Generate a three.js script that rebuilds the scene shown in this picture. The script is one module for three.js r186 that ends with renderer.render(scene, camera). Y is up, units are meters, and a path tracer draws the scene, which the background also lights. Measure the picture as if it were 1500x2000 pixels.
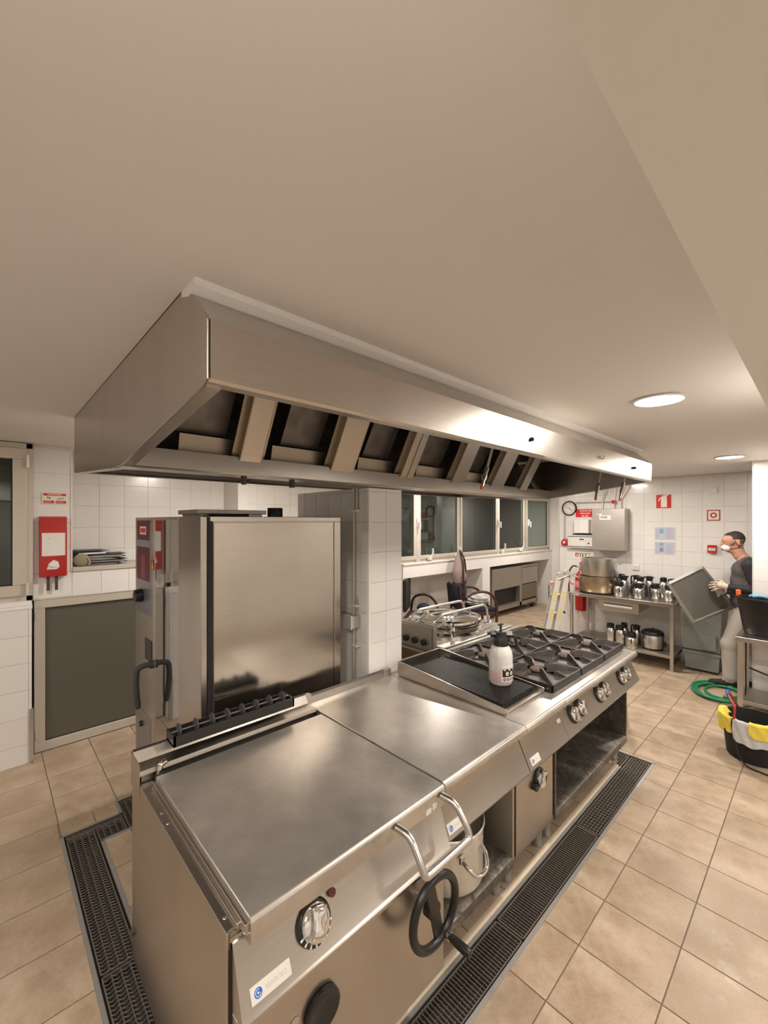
import * as THREE from 'three';
import { RoundedBoxGeometry } from 'three/addons/geometries/RoundedBoxGeometry.js';
import { mergeGeometries, toCreasedNormals } from 'three/addons/utils/BufferGeometryUtils.js';
import { MarchingCubes } from 'three/addons/objects/MarchingCubes.js';
import { RectAreaLightUniformsLib } from 'three/addons/lights/RectAreaLightUniformsLib.js';

// ---------------------------------------------------------------- camera, light, exposure
const scene = new THREE.Scene();
scene.background = new THREE.Color(0x000000);
const H = 1.88, FOCAL = 820, YAW = THREE.MathUtils.degToRad(46.5);
const camera = new THREE.PerspectiveCamera(2 * Math.atan(1000 / FOCAL) * 180 / Math.PI, 0.75, 0.05, 60);
camera.position.set(0, H, 0);
camera.lookAt(Math.cos(YAW), H, -Math.sin(YAW));
camera.setViewOffset(1500, 2000, 0, -18, 1500, 2000);
const renderer = new THREE.WebGLRenderer();
renderer.toneMapping = THREE.LinearToneMapping;
renderer.toneMappingExposure = 1.0;
renderer.shadowMap.enabled = true;
RectAreaLightUniformsLib.init();

const CEIL = 2.5;
const LAMP_COLOR = new THREE.Color().setRGB(1.0, 0.92, 0.835);
const LAMP_POWER = 256;
// round recessed downlights: a row along the front of the range, one behind it, one over the side of the photographer
const LAMPS = [
  [2.485, -0.587, 'round white ceiling downlight above the cooking range, the larger of the two'],
  [5.187, -0.640, 'round white ceiling downlight near the man, the smaller of the two'],
  [-0.22, -0.56], [4.8, -3.63], [5.7, -2.2], [1.6, -3.3], [-1.4, -2.2], [7.6, -3.75],
  [0.0, 1.5], [2.5, 1.5], [5.0, 1.5],
];

// ---------------------------------------------------------------- helpers
let seed = 12345;
const rnd = () => { seed = (seed * 1664525 + 1013904223) >>> 0; return seed / 4294967296; };
const rr = (a, b) => a + (b - a) * rnd();
const V = (x, y, z) => new THREE.Vector3(x, y, z);
const rgb = (r, g, b) => new THREE.Color().setRGB(r, g, b);
const used = new Map();
function numbered(name) {
  const n = used.get(name) || 0; used.set(name, n + 1);
  return n ? `${name}_${String(n).padStart(3, '0')}` : name;
}
const off = new WeakMap();
function thing(name, label, category, pos = [0, 0, 0], group) {
  const o = new THREE.Group(); o.name = numbered(name); o.position.set(...pos);
  o.userData = { label, category }; if (group) o.userData.group = group;
  off.set(o, V(...pos)); scene.add(o); return o;
}
function place(root, pos, turn = 0) { root.position.set(...pos); root.rotation.y = turn; return root; }
function copyOf(root, pos, turn, label) {
  const c = root.clone(); c.name = numbered(root.name.replace(/_\d\d\d$/, '')); scene.add(c);
  c.position.set(...pos); c.rotation.y = turn; c.userData = { ...root.userData, label }; return c;
}
function plain(g) {
  let q = g.index ? g.toNonIndexed() : g;
  for (const k of Object.keys(q.attributes)) if (k !== 'position' && k !== 'normal' && k !== 'color') q.deleteAttribute(k);
  if (!q.attributes.normal) q.computeVertexNormals();
  return q;
}
// uv in metres from the dominant side of each face
function metreUV(g) {
  const p = g.attributes.position, n = g.attributes.normal, uv = new Float32Array(p.count * 2);
  for (let i = 0; i < p.count; i += 3) {
    const ax = Math.abs(n.getX(i) + n.getX(i + 1) + n.getX(i + 2)), ay = Math.abs(n.getY(i) + n.getY(i + 1) + n.getY(i + 2)), az = Math.abs(n.getZ(i) + n.getZ(i + 1) + n.getZ(i + 2));
    for (let k = i; k < i + 3; k++) {
      const x = p.getX(k), y = p.getY(k), z = p.getZ(k);
      if (ay >= ax && ay >= az) { uv[2 * k] = x; uv[2 * k + 1] = z; }
      else if (ax >= az) { uv[2 * k] = z; uv[2 * k + 1] = y; }
      else { uv[2 * k] = x; uv[2 * k + 1] = y; }
    }
  }
  g.setAttribute('uv', new THREE.BufferAttribute(uv, 2)); return g;
}
function merged(geos) { const l = [].concat(geos).map(plain); return metreUV(l.length > 1 ? mergeGeometries(l) : l[0]); }
function mk(name, geos, mat, parent, extra) {
  const g = merged(geos), o = off.get(parent);
  const m = new THREE.Mesh(g, mat); m.castShadow = m.receiveShadow = true;
  if (parent) {
    m.name = name; if (o) { g.translate(-o.x, -o.y, -o.z); off.set(m, o); }
    parent.add(m);
  } else { m.name = numbered(name); scene.add(m); }
  if (extra) m.userData = { ...extra };
  return m;
}
const mks = (name, geos, mat, parent) => geos.map(g => mk(name, g, mat, parent));
const solo = (name, geos, mat, label, category, group) => mk(name, geos, mat, null, group ? { label, category, group } : { label, category });
const struct = (name, geos, mat, label) => mk(name, geos, mat, null, { kind: 'structure', label, category: name.split('_')[0] });
function bx(x0, x1, y0, y1, z0, z1, r = 0) {
  const w = Math.abs(x1 - x0), h = Math.abs(y1 - y0), d = Math.abs(z1 - z0);
  const g = r ? new RoundedBoxGeometry(w, h, d, 2, Math.min(r, w / 2.01, h / 2.01, d / 2.01)) : new THREE.BoxGeometry(w, h, d);
  return g.translate((x0 + x1) / 2, (y0 + y1) / 2, (z0 + z1) / 2);
}
function bar(p, q, r1, r2 = r1, seg = 12, open = false) {
  const a = V(...p), b = V(...q), d = b.clone().sub(a), g = new THREE.CylinderGeometry(r2, r1, d.length(), seg, 1, open);
  g.applyQuaternion(new THREE.Quaternion().setFromUnitVectors(V(0, 1, 0), d.normalize()));
  return g.translate((a.x + b.x) / 2, (a.y + b.y) / 2, (a.z + b.z) / 2);
}
// square section bar
function beam(p, q, w, h, roll = 0) {
  const a = V(...p), b = V(...q), d = b.clone().sub(a), g = new THREE.BoxGeometry(w, d.length(), h); g.rotateY(roll);
  g.applyQuaternion(new THREE.Quaternion().setFromUnitVectors(V(0, 1, 0), d.normalize()));
  return g.translate((a.x + b.x) / 2, (a.y + b.y) / 2, (a.z + b.z) / 2);
}
function rounded(pts, r, n = 5) {
  const P = pts.map(p => V(...p)), out = [P[0]];
  for (let i = 1; i < P.length - 1; i++) {
    const a = P[i - 1].clone().sub(P[i]), b = P[i + 1].clone().sub(P[i]), k = Math.min(r, a.length() * 0.49, b.length() * 0.49);
    const s = P[i].clone().add(a.setLength(k)), e = P[i].clone().add(b.setLength(k));
    for (let j = 0; j <= n; j++) { const t = j / n; out.push(s.clone().multiplyScalar((1 - t) ** 2).addScaledVector(P[i], 2 * t * (1 - t)).addScaledVector(e, t * t)); }
  }
  out.push(P[P.length - 1]); return out;
}
function tube(pts, r, { round = 0, seg = 10, closed = false, n = 0 } = {}) {
  const P = round ? rounded(pts, round) : pts.map(p => V(...p));
  const c = new THREE.CatmullRomCurve3(P, closed, 'centripetal');
  return new THREE.TubeGeometry(c, n || P.length * 4, r, seg, closed);
}
function poly(pts) { const s = new THREE.Shape(); pts.forEach(([a, b], i) => i ? s.lineTo(a, b) : s.moveTo(a, b)); s.closePath(); return s; }
const ext = (shape, depth, bevel = 0) => new THREE.ExtrudeGeometry(shape, bevel ? { depth: depth - 2 * bevel, bevelEnabled: true, bevelSize: bevel, bevelThickness: bevel, bevelOffset: -bevel, bevelSegments: 1, curveSegments: 10 } : { depth, bevelEnabled: false, curveSegments: 10 }).translate(0, 0, bevel);
// profile of [z, y] points swept along x
function profX(pts, x0, x1, bevel = 0, crease = 0.6) { const g = ext(poly(pts.map(([z, y]) => [-z, y])), x1 - x0, bevel); g.rotateY(Math.PI / 2); return toCreasedNormals(g.translate(x0, 0, 0), crease); }
// profile of [x, y] points swept along z
function profZ(pts, z0, z1, bevel = 0, crease = 0.6) { return toCreasedNormals(ext(poly(pts), z1 - z0, bevel).translate(0, 0, z0), crease); }
// plan of [x, z] points raised from y0 to y1
function profY(pts, y0, y1, bevel = 0, crease = 0.6) { const g = ext(poly(pts.map(([x, z]) => [x, -z])), y1 - y0, bevel); g.rotateX(-Math.PI / 2); return toCreasedNormals(g.translate(0, y0, 0), crease); }
const lathe = (prof, x, y, z, seg = 32) => toCreasedNormals(new THREE.LatheGeometry(prof.map(([r, h]) => new THREE.Vector2(r, h)), seg), 0.7).translate(x, y, z);
const arcPts = (cz, cy, r, a0, a1, n = 6) => Array.from({ length: n + 1 }, (_, i) => { const a = (a0 + (a1 - a0) * i / n) * Math.PI / 180; return [cz + r * Math.cos(a), cy + r * Math.sin(a)]; });
const disc = (r, t, seg = 32) => new THREE.CylinderGeometry(r, r, t, seg);
const ball = (r, x, y, z, sx = 1, sy = 1, sz = 1, seg = 16) => new THREE.SphereGeometry(r, seg, Math.ceil(seg * 0.7)).scale(sx, sy, sz).translate(x, y, z);

// flat print: a thin card whose front carries a drawn canvas
function printed(name, w, h, draw, parent, pos, rotY, rotX = 0, px = 512, rough = 0.5, extra) {
  const cv = document.createElement('canvas'); cv.width = px; cv.height = Math.max(8, Math.round(px * h / w));
  const c = cv.getContext('2d'); draw(c, cv.width, cv.height);
  const t = new THREE.CanvasTexture(cv); t.colorSpace = THREE.SRGBColorSpace;
  const m = new THREE.Mesh(new THREE.PlaneGeometry(w, h), new THREE.MeshStandardMaterial({ map: t, roughness: rough }));
  m.castShadow = m.receiveShadow = true;
  const o = parent && off.get(parent) || V(0, 0, 0);
  m.position.set(pos[0] - o.x, pos[1] - o.y, pos[2] - o.z); m.rotation.set(rotX, rotY, 0, 'YXZ'); m.name = parent ? name : numbered(name);
  if (extra) m.userData = { ...extra };
  (parent || scene).add(m); return m;
}
const fill = (c, col, x, y, w, h) => { c.fillStyle = col; c.fillRect(x, y, w, h); };
function words(c, text, x, y, size, col, font = 'bold', family = 'sans-serif', align = 'center') { c.fillStyle = col; c.font = `${font} ${size}px ${family}`; c.textAlign = align; c.textBaseline = 'middle'; c.fillText(text, x, y); }

// ---------------------------------------------------------------- computed textures
function lattice(n, seed0) { const a = new Float32Array(n * n); let s = seed0 >>> 0; for (let i = 0; i < a.length; i++) { s = (s * 1664525 + 1013904223) >>> 0; a[i] = s / 4294967296; } return a; }
function noiseField(size, fx, fy, sd) {     // tileable value noise with fx by fy cells
  const L = lattice(256, sd), out = new Float32Array(size * size);
  for (let y = 0; y < size; y++) for (let x = 0; x < size; x++) {
    const u = x / size * fx, v = y / size * fy, i = Math.floor(u), j = Math.floor(v); let a = u - i, b = v - j; a = a * a * (3 - 2 * a); b = b * b * (3 - 2 * b);
    const g = (p, q) => L[((q % fy) & 255) * 256 + ((p % fx) & 255)];
    out[y * size + x] = (g(i, j) * (1 - a) + g(i + 1, j) * a) * (1 - b) + (g(i, j + 1) * (1 - a) + g(i + 1, j + 1) * a) * b;
  }
  return out;
}
function tex(size, fn, srgb, metres) {
  const d = new Uint8Array(size * size * 4);
  for (let i = 0; i < size * size; i++) { const c = fn(i, i % size, Math.floor(i / size)); for (let k = 0; k < 3; k++) d[4 * i + k] = Math.max(0, Math.min(255, c[k])); d[4 * i + 3] = 255; }
  const t = new THREE.DataTexture(d, size, size); t.wrapS = t.wrapT = THREE.RepeatWrapping; t.magFilter = THREE.LinearFilter; t.minFilter = THREE.LinearMipmapLinearFilter; t.generateMipmaps = true;
  if (srgb) t.colorSpace = THREE.SRGBColorSpace; t.repeat.set(1 / metres, 1 / metres); t.needsUpdate = true; return t;
}
const S = 512;
const nBrush = noiseField(S, 6, 250, 3), nBrush2 = noiseField(S, 24, 180, 5), nBlot = noiseField(S, 5, 5, 7), nBlot2 = noiseField(S, 14, 14, 9), nBlot3 = noiseField(S, 50, 50, 11), nFine = noiseField(S, 200, 200, 13);
const scratch = new Float32Array(S * S);
{ const line = (x, y, a, len, k) => { for (let t = 0; t < len; t++) { const X = ((Math.round(x + Math.cos(a) * t) % S) + S) % S, Y = ((Math.round(y + Math.sin(a) * t) % S) + S) % S; scratch[Y * S + X] = Math.max(scratch[Y * S + X], k); } };
  for (let i = 0; i < 150; i++) line(rr(0, S), rr(0, S), rr(0, 6.3), rr(6, 40), rr(0.1, 0.35));
  for (let i = 0; i < 9; i++) line(250 + i * 4 + rr(-3, 3), 200 + rr(-12, 12), 1.75 + rr(-0.05, 0.05), rr(60, 120), 0.9); }
const brushRough = tex(S, i => { const v = 205 + 12 * (nBrush[i] - 0.5) + 8 * (nBrush2[i] - 0.5) + 14 * (nBlot2[i] - 0.5); return [v, v, v]; }, false, 0.7);
const brushColor = tex(S, i => { const v = 238 + 6 * (nBrush[i] - 0.5) + 4 * (nBrush2[i] - 0.5) - 12 * Math.max(0, nBlot[i] - 0.55); return [v, v * 0.985, v * 0.965]; }, true, 0.8);
const topRough = tex(S, i => { const v = 200 + 30 * (nBlot[i] - 0.5) + 16 * (nBlot2[i] - 0.5) + 10 * (nBlot3[i] - 0.5) + 12 * scratch[i]; return [v, v, v]; }, false, 0.9);
const topColor = tex(S, i => { const v = 226 + 20 * (nBlot[i] - 0.5) + 14 * (nBlot2[i] - 0.5) + 8 * (nBlot3[i] - 0.5) + 12 * scratch[i]; return [v, v * 0.98, v * 0.955]; }, true, 0.9);
const floorColor = tex(S, i => { const m = 0.5 * nBlot[i] + 0.3 * nBlot2[i] + 0.2 * nBlot3[i] - 0.5, g = nFine[i] - 0.5; return [178 + 40 * m + 10 * g, 158 + 43 * m + 10 * g, 136 + 46 * m + 9 * g]; }, true, 0.63);
const floorRough = tex(S, i => { const v = 150 + 70 * (nBlot2[i] - 0.5) + 40 * (nBlot3[i] - 0.5); return [v, v, v]; }, false, 0.63);
const grimeColor = tex(S, i => { const m = 0.55 * nBlot2[i] + 0.45 * nBlot3[i], w = Math.max(0, nBlot[i] * 0.7 + nBlot3[i] * 0.25 - 0.55); const v = 112 + 60 * m + 150 * w; return [v, v * 0.97, v * 0.93]; }, true, 0.55);
const greaseColor = tex(S, i => { const v = 150 + 36 * nBlot2[i] + 16 * nBlot[i]; return [v, v * 0.97, v * 0.95]; }, true, 0.5);
const castColor = tex(S, i => { const v = 112 + 26 * nBlot2[i] + 14 * nBlot3[i]; return [v, v * 0.965, v * 0.945]; }, true, 0.3);
const dentBump = tex(S, i => { const v = 255 * (0.75 * nBlot[i] + 0.25 * nBlot2[i]); return [v, v, v]; }, false, 0.9);
const fineBump = tex(S, i => { const v = 128 + 100 * (nFine[i] - 0.5) + 60 * (nBlot3[i] - 0.5); return [v, v, v]; }, false, 0.4);
const paintBump = tex(S, i => { const v = 128 + 60 * (nFine[i] - 0.5) + 90 * (nBlot2[i] - 0.5); return [v, v, v]; }, false, 1.2);
const clothBump = tex(S, i => { const v = 128 + 120 * (nBlot2[i] - 0.5) + 80 * (nBlot3[i] - 0.5); return [v, v, v]; }, false, 0.5);

// ---------------------------------------------------------------- materials
const std = (o) => new THREE.MeshStandardMaterial(o), phy = (o) => new THREE.MeshPhysicalMaterial(o);
const M = {
  steel: std({ color: rgb(0.60, 0.575, 0.545), metalness: 1, roughness: 0.37, roughnessMap: brushRough, map: brushColor }),
  steelHood: std({ color: rgb(0.66, 0.635, 0.605), metalness: 1, roughness: 0.29, map: brushColor }),
  steelOven: std({ color: rgb(0.60, 0.57, 0.53), metalness: 1, roughness: 0.21, roughnessMap: brushRough, map: brushColor }),
  steelTop: std({ color: rgb(0.71, 0.69, 0.66), metalness: 0.80, roughness: 0.42, roughnessMap: topRough, map: topColor, bumpMap: dentBump, bumpScale: 0.0004 }),
  steelSoft: std({ color: rgb(0.55, 0.53, 0.50), metalness: 1, roughness: 0.6, roughnessMap: brushRough, map: brushColor }),
  polish: std({ color: rgb(0.68, 0.66, 0.63), metalness: 1, roughness: 0.12 }),
  chrome: std({ color: rgb(0.80, 0.79, 0.77), metalness: 1, roughness: 0.06 }),
  satin: std({ color: rgb(0.62, 0.60, 0.57), metalness: 1, roughness: 0.3 }),
  potAlu: std({ color: rgb(0.74, 0.72, 0.68), metalness: 0.75, roughness: 0.42 }),
  grime: std({ color: rgb(0.62, 0.60, 0.57), metalness: 0.75, roughness: 0.5, map: grimeColor }),
  grease: std({ color: rgb(0.42, 0.41, 0.40), metalness: 0.75, roughness: 0.42, map: greaseColor }),
  gapShade: std({ color: rgb(0.012, 0.011, 0.010), roughness: 0.6 }),  // near black, paints in the shade of gaps, seams and openings
  cast: std({ color: rgb(0.60, 0.56, 0.53), metalness: 0.5, roughness: 0.45, map: castColor }),
  castBlack: std({ color: rgb(0.022, 0.021, 0.020), metalness: 0.2, roughness: 0.45 }),
  rustCap: std({ color: rgb(0.16, 0.11, 0.085), metalness: 0.3, roughness: 0.7 }),
  blackPlastic: std({ color: rgb(0.012, 0.012, 0.012), roughness: 0.35 }),
  blackMatt: std({ color: rgb(0.014, 0.013, 0.013), roughness: 0.75 }),
  rubberGrey: std({ color: rgb(0.05, 0.048, 0.046), roughness: 0.7 }),
  alu: std({ color: rgb(0.58, 0.53, 0.45), metalness: 0.25, roughness: 0.45 }),
  aluBright: std({ color: rgb(0.72, 0.69, 0.65), metalness: 0.5, roughness: 0.4 }),
  white: std({ color: rgb(0.76, 0.74, 0.70), roughness: 0.4 }),
  whitePlastic: std({ color: rgb(0.74, 0.72, 0.67), roughness: 0.3 }),
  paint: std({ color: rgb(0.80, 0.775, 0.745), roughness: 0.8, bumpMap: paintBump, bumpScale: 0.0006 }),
  beamLitPaint: std({ color: rgb(0.90, 0.88, 0.855), roughness: 0.8, bumpMap: paintBump, bumpScale: 0.0006 }),  // ceiling paint made lighter, the beam's brighter lighting put into the colour
  plaster: std({ color: rgb(0.82, 0.80, 0.77), roughness: 0.75 }),
  grout: std({ color: rgb(0.66, 0.63, 0.59), roughness: 0.9 }),
  groutFloor: std({ color: rgb(0.26, 0.21, 0.155), roughness: 0.9 }),
  slab: std({ color: rgb(0.50, 0.46, 0.41), roughness: 0.35 }),
  curb: std({ color: rgb(0.66, 0.55, 0.42), roughness: 0.5 }),
  red: std({ color: rgb(0.44, 0.03, 0.026), roughness: 0.35 }),
  redPaint: std({ color: rgb(0.50, 0.02, 0.02), roughness: 0.25 }),
  orange: std({ color: rgb(0.85, 0.14, 0.03), roughness: 0.4 }),
  pink: std({ color: rgb(0.75, 0.28, 0.30), roughness: 0.5 }),
  yellowCloth: std({ color: rgb(0.78, 0.62, 0.08), roughness: 0.9, bumpMap: clothBump, bumpScale: 0.004 }),
  greyCloth: std({ color: rgb(0.55, 0.56, 0.55), roughness: 0.9, bumpMap: clothBump, bumpScale: 0.004 }),
  green: std({ color: rgb(0.02, 0.22, 0.10), roughness: 0.35 }),
  blue: std({ color: rgb(0.04, 0.09, 0.45), roughness: 0.4 }),
  gloveBlue: std({ color: rgb(0.14, 0.36, 0.50), roughness: 0.5 }),
  wood: std({ color: rgb(0.06, 0.020, 0.015), roughness: 0.4 }),
  poleWood: std({ color: rgb(0.55, 0.45, 0.33), roughness: 0.6 }),
  navy: std({ color: rgb(0.015, 0.016, 0.035), roughness: 0.9 }),
  bin: std({ color: rgb(0.26, 0.28, 0.27), roughness: 0.45 }),
  frosted: phy({ color: rgb(0.10, 0.095, 0.075), roughness: 0.42, clearcoat: 0.25, clearcoatRoughness: 0.3 }),
  glass: phy({ color: rgb(0.80, 0.86, 0.84), transmission: 1, thickness: 0, roughness: 0.02, ior: 1.52 }),
  ovenGlass: phy({ color: rgb(0.03, 0.03, 0.03), roughness: 0.03, ior: 2.3, clearcoat: 1, clearcoatRoughness: 0.02 }),
  bottle: phy({ color: rgb(0.80, 0.78, 0.74), roughness: 0.35, transmission: 0.25, thickness: 0 }),
  liquid: std({ color: rgb(0.62, 0.42, 0.45), roughness: 0.35 }),
  copper: std({ color: rgb(0.42, 0.36, 0.28), metalness: 0.8, roughness: 0.4 }),
  pipe: std({ color: rgb(0.48, 0.46, 0.42), metalness: 0.3, roughness: 0.45 }),
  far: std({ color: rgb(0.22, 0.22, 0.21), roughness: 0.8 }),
  trough: std({ color: rgb(0.05, 0.043, 0.035), roughness: 0.6 }),
  grate: std({ color: rgb(0.25, 0.22, 0.19), metalness: 0.7, roughness: 0.5 }),
  galv: std({ color: rgb(0.42, 0.41, 0.39), metalness: 0.7, roughness: 0.45 }),
  yellowTape: std({ color: rgb(0.62, 0.52, 0.20), roughness: 0.6 }),
};
const tileWhite = [0, 1, 2].map(i => phy({ color: rgb(0.80 - 0.012 * i, 0.775 - 0.012 * i, 0.745 - 0.012 * i), roughness: 0.22, clearcoat: 0.5, clearcoatRoughness: 0.08 }));
const tileFloor = [0, 1, 2].map(i => std({ color: rgb(1 - 0.05 * i, 0.985 - 0.045 * i, 0.97 - 0.05 * i), map: floorColor, roughness: 0.72, roughnessMap: floorRough, bumpMap: fineBump, bumpScale: 0.0004 }));

// ---------------------------------------------------------------- tiles: every tile a bevelled plate of its own
const plateCache = new Map();
function plate(w, h, t, b, basis, key, shift) {
  const k = `${w.toFixed(3)}_${h.toFixed(3)}_${t}_${key}_${shift}`;
  if (plateCache.has(k)) return plateCache.get(k);
  const W = w / 2, Hh = h / 2, I = b, A = [[-W, -Hh, 0], [W, -Hh, 0], [W, Hh, 0], [-W, Hh, 0]], B = A.map(([x, y]) => [x, y, t - b * 0.6]), C = A.map(([x, y]) => [x - Math.sign(x) * I, y - Math.sign(y) * I, t]);
  const pos = [], quad = (a, b2, c, d) => pos.push(...a, ...b2, ...c, ...a, ...c, ...d);
  for (let i = 0; i < 4; i++) { const j = (i + 1) % 4; quad(A[i], A[j], B[j], B[i]); quad(B[i], B[j], C[j], C[i]); }
  quad(C[0], C[1], C[2], C[3]);
  const g = new THREE.BufferGeometry(); g.setAttribute('position', new THREE.Float32BufferAttribute(pos, 3));
  g.applyMatrix4(basis); g.computeVertexNormals(); metreUV(g);
  const uv = g.attributes.uv; for (let i = 0; i < uv.count; i++) uv.setXY(i, uv.getX(i) + shift * 0.37, uv.getY(i) + shift * 0.61);
  plateCache.set(k, g); return g;
}
function cutRects(r, holes) {
  let list = [r];
  for (const [a0, a1, b0, b1] of holes) {
    const next = [];
    for (const [u0, u1, v0, v1] of list) {
      if (a1 <= u0 || a0 >= u1 || b1 <= v0 || b0 >= v1) { next.push([u0, u1, v0, v1]); continue; }
      if (a0 > u0) next.push([u0, a0, v0, v1]);
      if (a1 < u1) next.push([a1, u1, v0, v1]);
      const m0 = Math.max(u0, a0), m1 = Math.min(u1, a1);
      if (b0 > v0) next.push([m0, m1, v0, b0]);
      if (b1 < v1) next.push([m0, m1, b1, v1]);
    }
    list = next;
  }
  return list.filter(([u0, u1, v0, v1]) => u1 - u0 > 0.012 && v1 - v0 > 0.012);
}
// face: {n: 'x+','x-','z+','y+'}; u runs along the wall, v upward
const FACES = {
  'z+': { basis: new THREE.Matrix4().makeBasis(V(1, 0, 0), V(0, 1, 0), V(0, 0, 1)), at: (u, v, d) => [u, v, d] },
  'x-': { basis: new THREE.Matrix4().makeBasis(V(0, 0, 1), V(0, 1, 0), V(-1, 0, 0)), at: (u, v, d) => [d, v, u] },
  'x+': { basis: new THREE.Matrix4().makeBasis(V(0, 0, -1), V(0, 1, 0), V(1, 0, 0)), at: (u, v, d) => [d, v, u] },
  'y+': { basis: new THREE.Matrix4().makeBasis(V(1, 0, 0), V(0, 0, -1), V(0, 1, 0)), at: (u, v, d) => [u, d, v] },
};
function tileFace(parent, face, d, [u0, u1, v0, v1], tw, th, ou, ov, mats, { gap = 0.0026, t = 0.004, bevel = 0.0012, holes = [], limit = 300 } = {}) {
  const F = FACES[face], rects = [];
  for (let i = Math.floor((u0 - ou) / tw); ou + i * tw < u1; i++) for (let j = Math.floor((v0 - ov) / th); ov + j * th < v1; j++) {
    const r = [Math.max(u0, ou + i * tw), Math.min(u1, ou + (i + 1) * tw), Math.max(v0, ov + j * th), Math.min(v1, ov + (j + 1) * th)];
    for (const q of cutRects(r, holes)) rects.push(q);
  }
  const near = rects.map(q => { const p = F.at((q[0] + q[1]) / 2, (q[2] + q[3]) / 2, d), dx = p[0] * Math.cos(YAW) - p[2] * Math.sin(YAW), sx = p[0] * Math.sin(YAW) + p[2] * Math.cos(YAW);
    return { q, p, s: dx < 0.4 || Math.abs(sx / dx) > 1.15 ? 1000 + Math.hypot(...p) : Math.hypot(...p) }; }).sort((a, b) => a.s - b.s);
  const rest = [];
  near.forEach(({ q, p }, k) => {
    const w = q[1] - q[0] - gap, h = q[3] - q[2] - gap; if (w < 0.008 || h < 0.008) return;
    const g = plate(w, h, t, bevel, F.basis, face, mats === tileFloor ? k % 7 : 0);
    if (k >= limit) { const c = g.clone().translate(...p); rest.push(c); return; }
    const m = new THREE.Mesh(g, mats[Math.floor(rnd() * 2.999)]); m.name = 'tile'; m.castShadow = m.receiveShadow = true;
    m.position.set(...p); parent.add(m);
  });
  if (rest.length) { const m = new THREE.Mesh(mergeGeometries(rest), mats[0]); m.name = 'tile'; m.castShadow = m.receiveShadow = true; m.userData = { kind: 'stuff' }; parent.add(m); }
}

// ---------------------------------------------------------------- the room
const X0 = -2.6, ZF = 2.6, XW = 6.92, ZB = -4.4;
// drain openings in the floor [x0, x1, z0, z1]
const DRAINS = [[0.2, 3.75, -1.08, -0.93], [3.52, 3.75, -1.19, -1.08], [0.335, 0.49, -3.12, -1.08], [0.49, 0.64, -3.12, -2.94], [0.64, 1.15, -3.27, -2.94]];
{
  const pts = [[X0, ZB - 2.2], [9.5, ZB - 2.2], [9.5, ZF], [X0, ZF]];
  const sh = poly(pts.map(([x, z]) => [x, -z]));
  // one outline around the joined channels
  const outline = [[0.2, -0.93], [3.75, -0.93], [3.75, -1.19], [3.52, -1.19], [3.52, -1.08], [0.49, -1.08], [0.49, -2.94], [1.15, -2.94], [1.15, -3.27], [0.64, -3.27], [0.64, -3.12], [0.335, -3.12], [0.335, -1.08], [0.2, -1.08]];
  const hole = new THREE.Path(); outline.forEach(([x, z], i) => i ? hole.lineTo(x, -z) : hole.moveTo(x, -z)); hole.closePath(); sh.holes.push(hole);
  const g = ext(sh, 0.2); g.rotateX(-Math.PI / 2); g.translate(0, -0.2065, 0);
  const floor = struct('floor', g, M.groutFloor, 'beige square ceramic floor tiles with thin grey brown joints');
  const holes = DRAINS.map(([a, b, c, d]) => [a - 0.012, b + 0.012, c - 0.012, d + 0.012]);
  const keep = [...holes, [0.50, 3.60, -1.95, -1.13], [0.80, 1.60, -3.30, -2.15], [1.77, 2.07, -2.85, -2.0], [-2.6, 0.262, -4.6, -4.27], [-2.6, 9.4, -5, -4.4], [XW, 7.1, -3.05, 0.5], [7.07, 9.4, -3.05, 0.9]];
  tileFace(floor, 'y+', -0.0062, [-0.62, 9.35, -4.4, 0.82], 0.316, 0.316, 0.329 - 0.316 * 4, -0.757 - 0.316 * 12, tileFloor, { gap: 0.005, t: 0.0062, bevel: 0.0012, holes: keep });
  tileFace(floor, 'y+', -0.0062, [4.46, 9.35, -4.95, -4.4], 0.316, 0.316, 0.329 - 0.316 * 4, -0.757 - 0.316 * 12, tileFloor, { gap: 0.005, t: 0.0062, bevel: 0.0012, holes: [[6.55, 6.8, -5, -4.4]] });
  // the raised tiled base under the cooking block with its rounded edging
  const base = struct('floor_plinth', bx(0.51, 3.585, -0.006, 0.008, -1.95, -1.122), M.groutFloor, 'low tiled base under the stainless steel cooking block');
  tileFace(base, 'y+', 0.008, [0.51, 3.585, -1.95, -1.122], 0.316, 0.316, 0.329 - 0.316 * 4, -0.757 - 0.316 * 12, tileFloor, { gap: 0.005, t: 0.006, bevel: 0.0012 });
  mk('edging', [profX([[-1.122, 0.0], [-1.0965, 0.0], [-1.0965, 0.006], [-1.101, 0.012], [-1.108, 0.0145], [-1.122, 0.0145]], 0.49, 3.52), profZ([[0.492, 0], [0.512, 0], [0.512, 0.019], [0.50, 0.017]], -1.95, -1.12)], M.curb, base);
}
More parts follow.
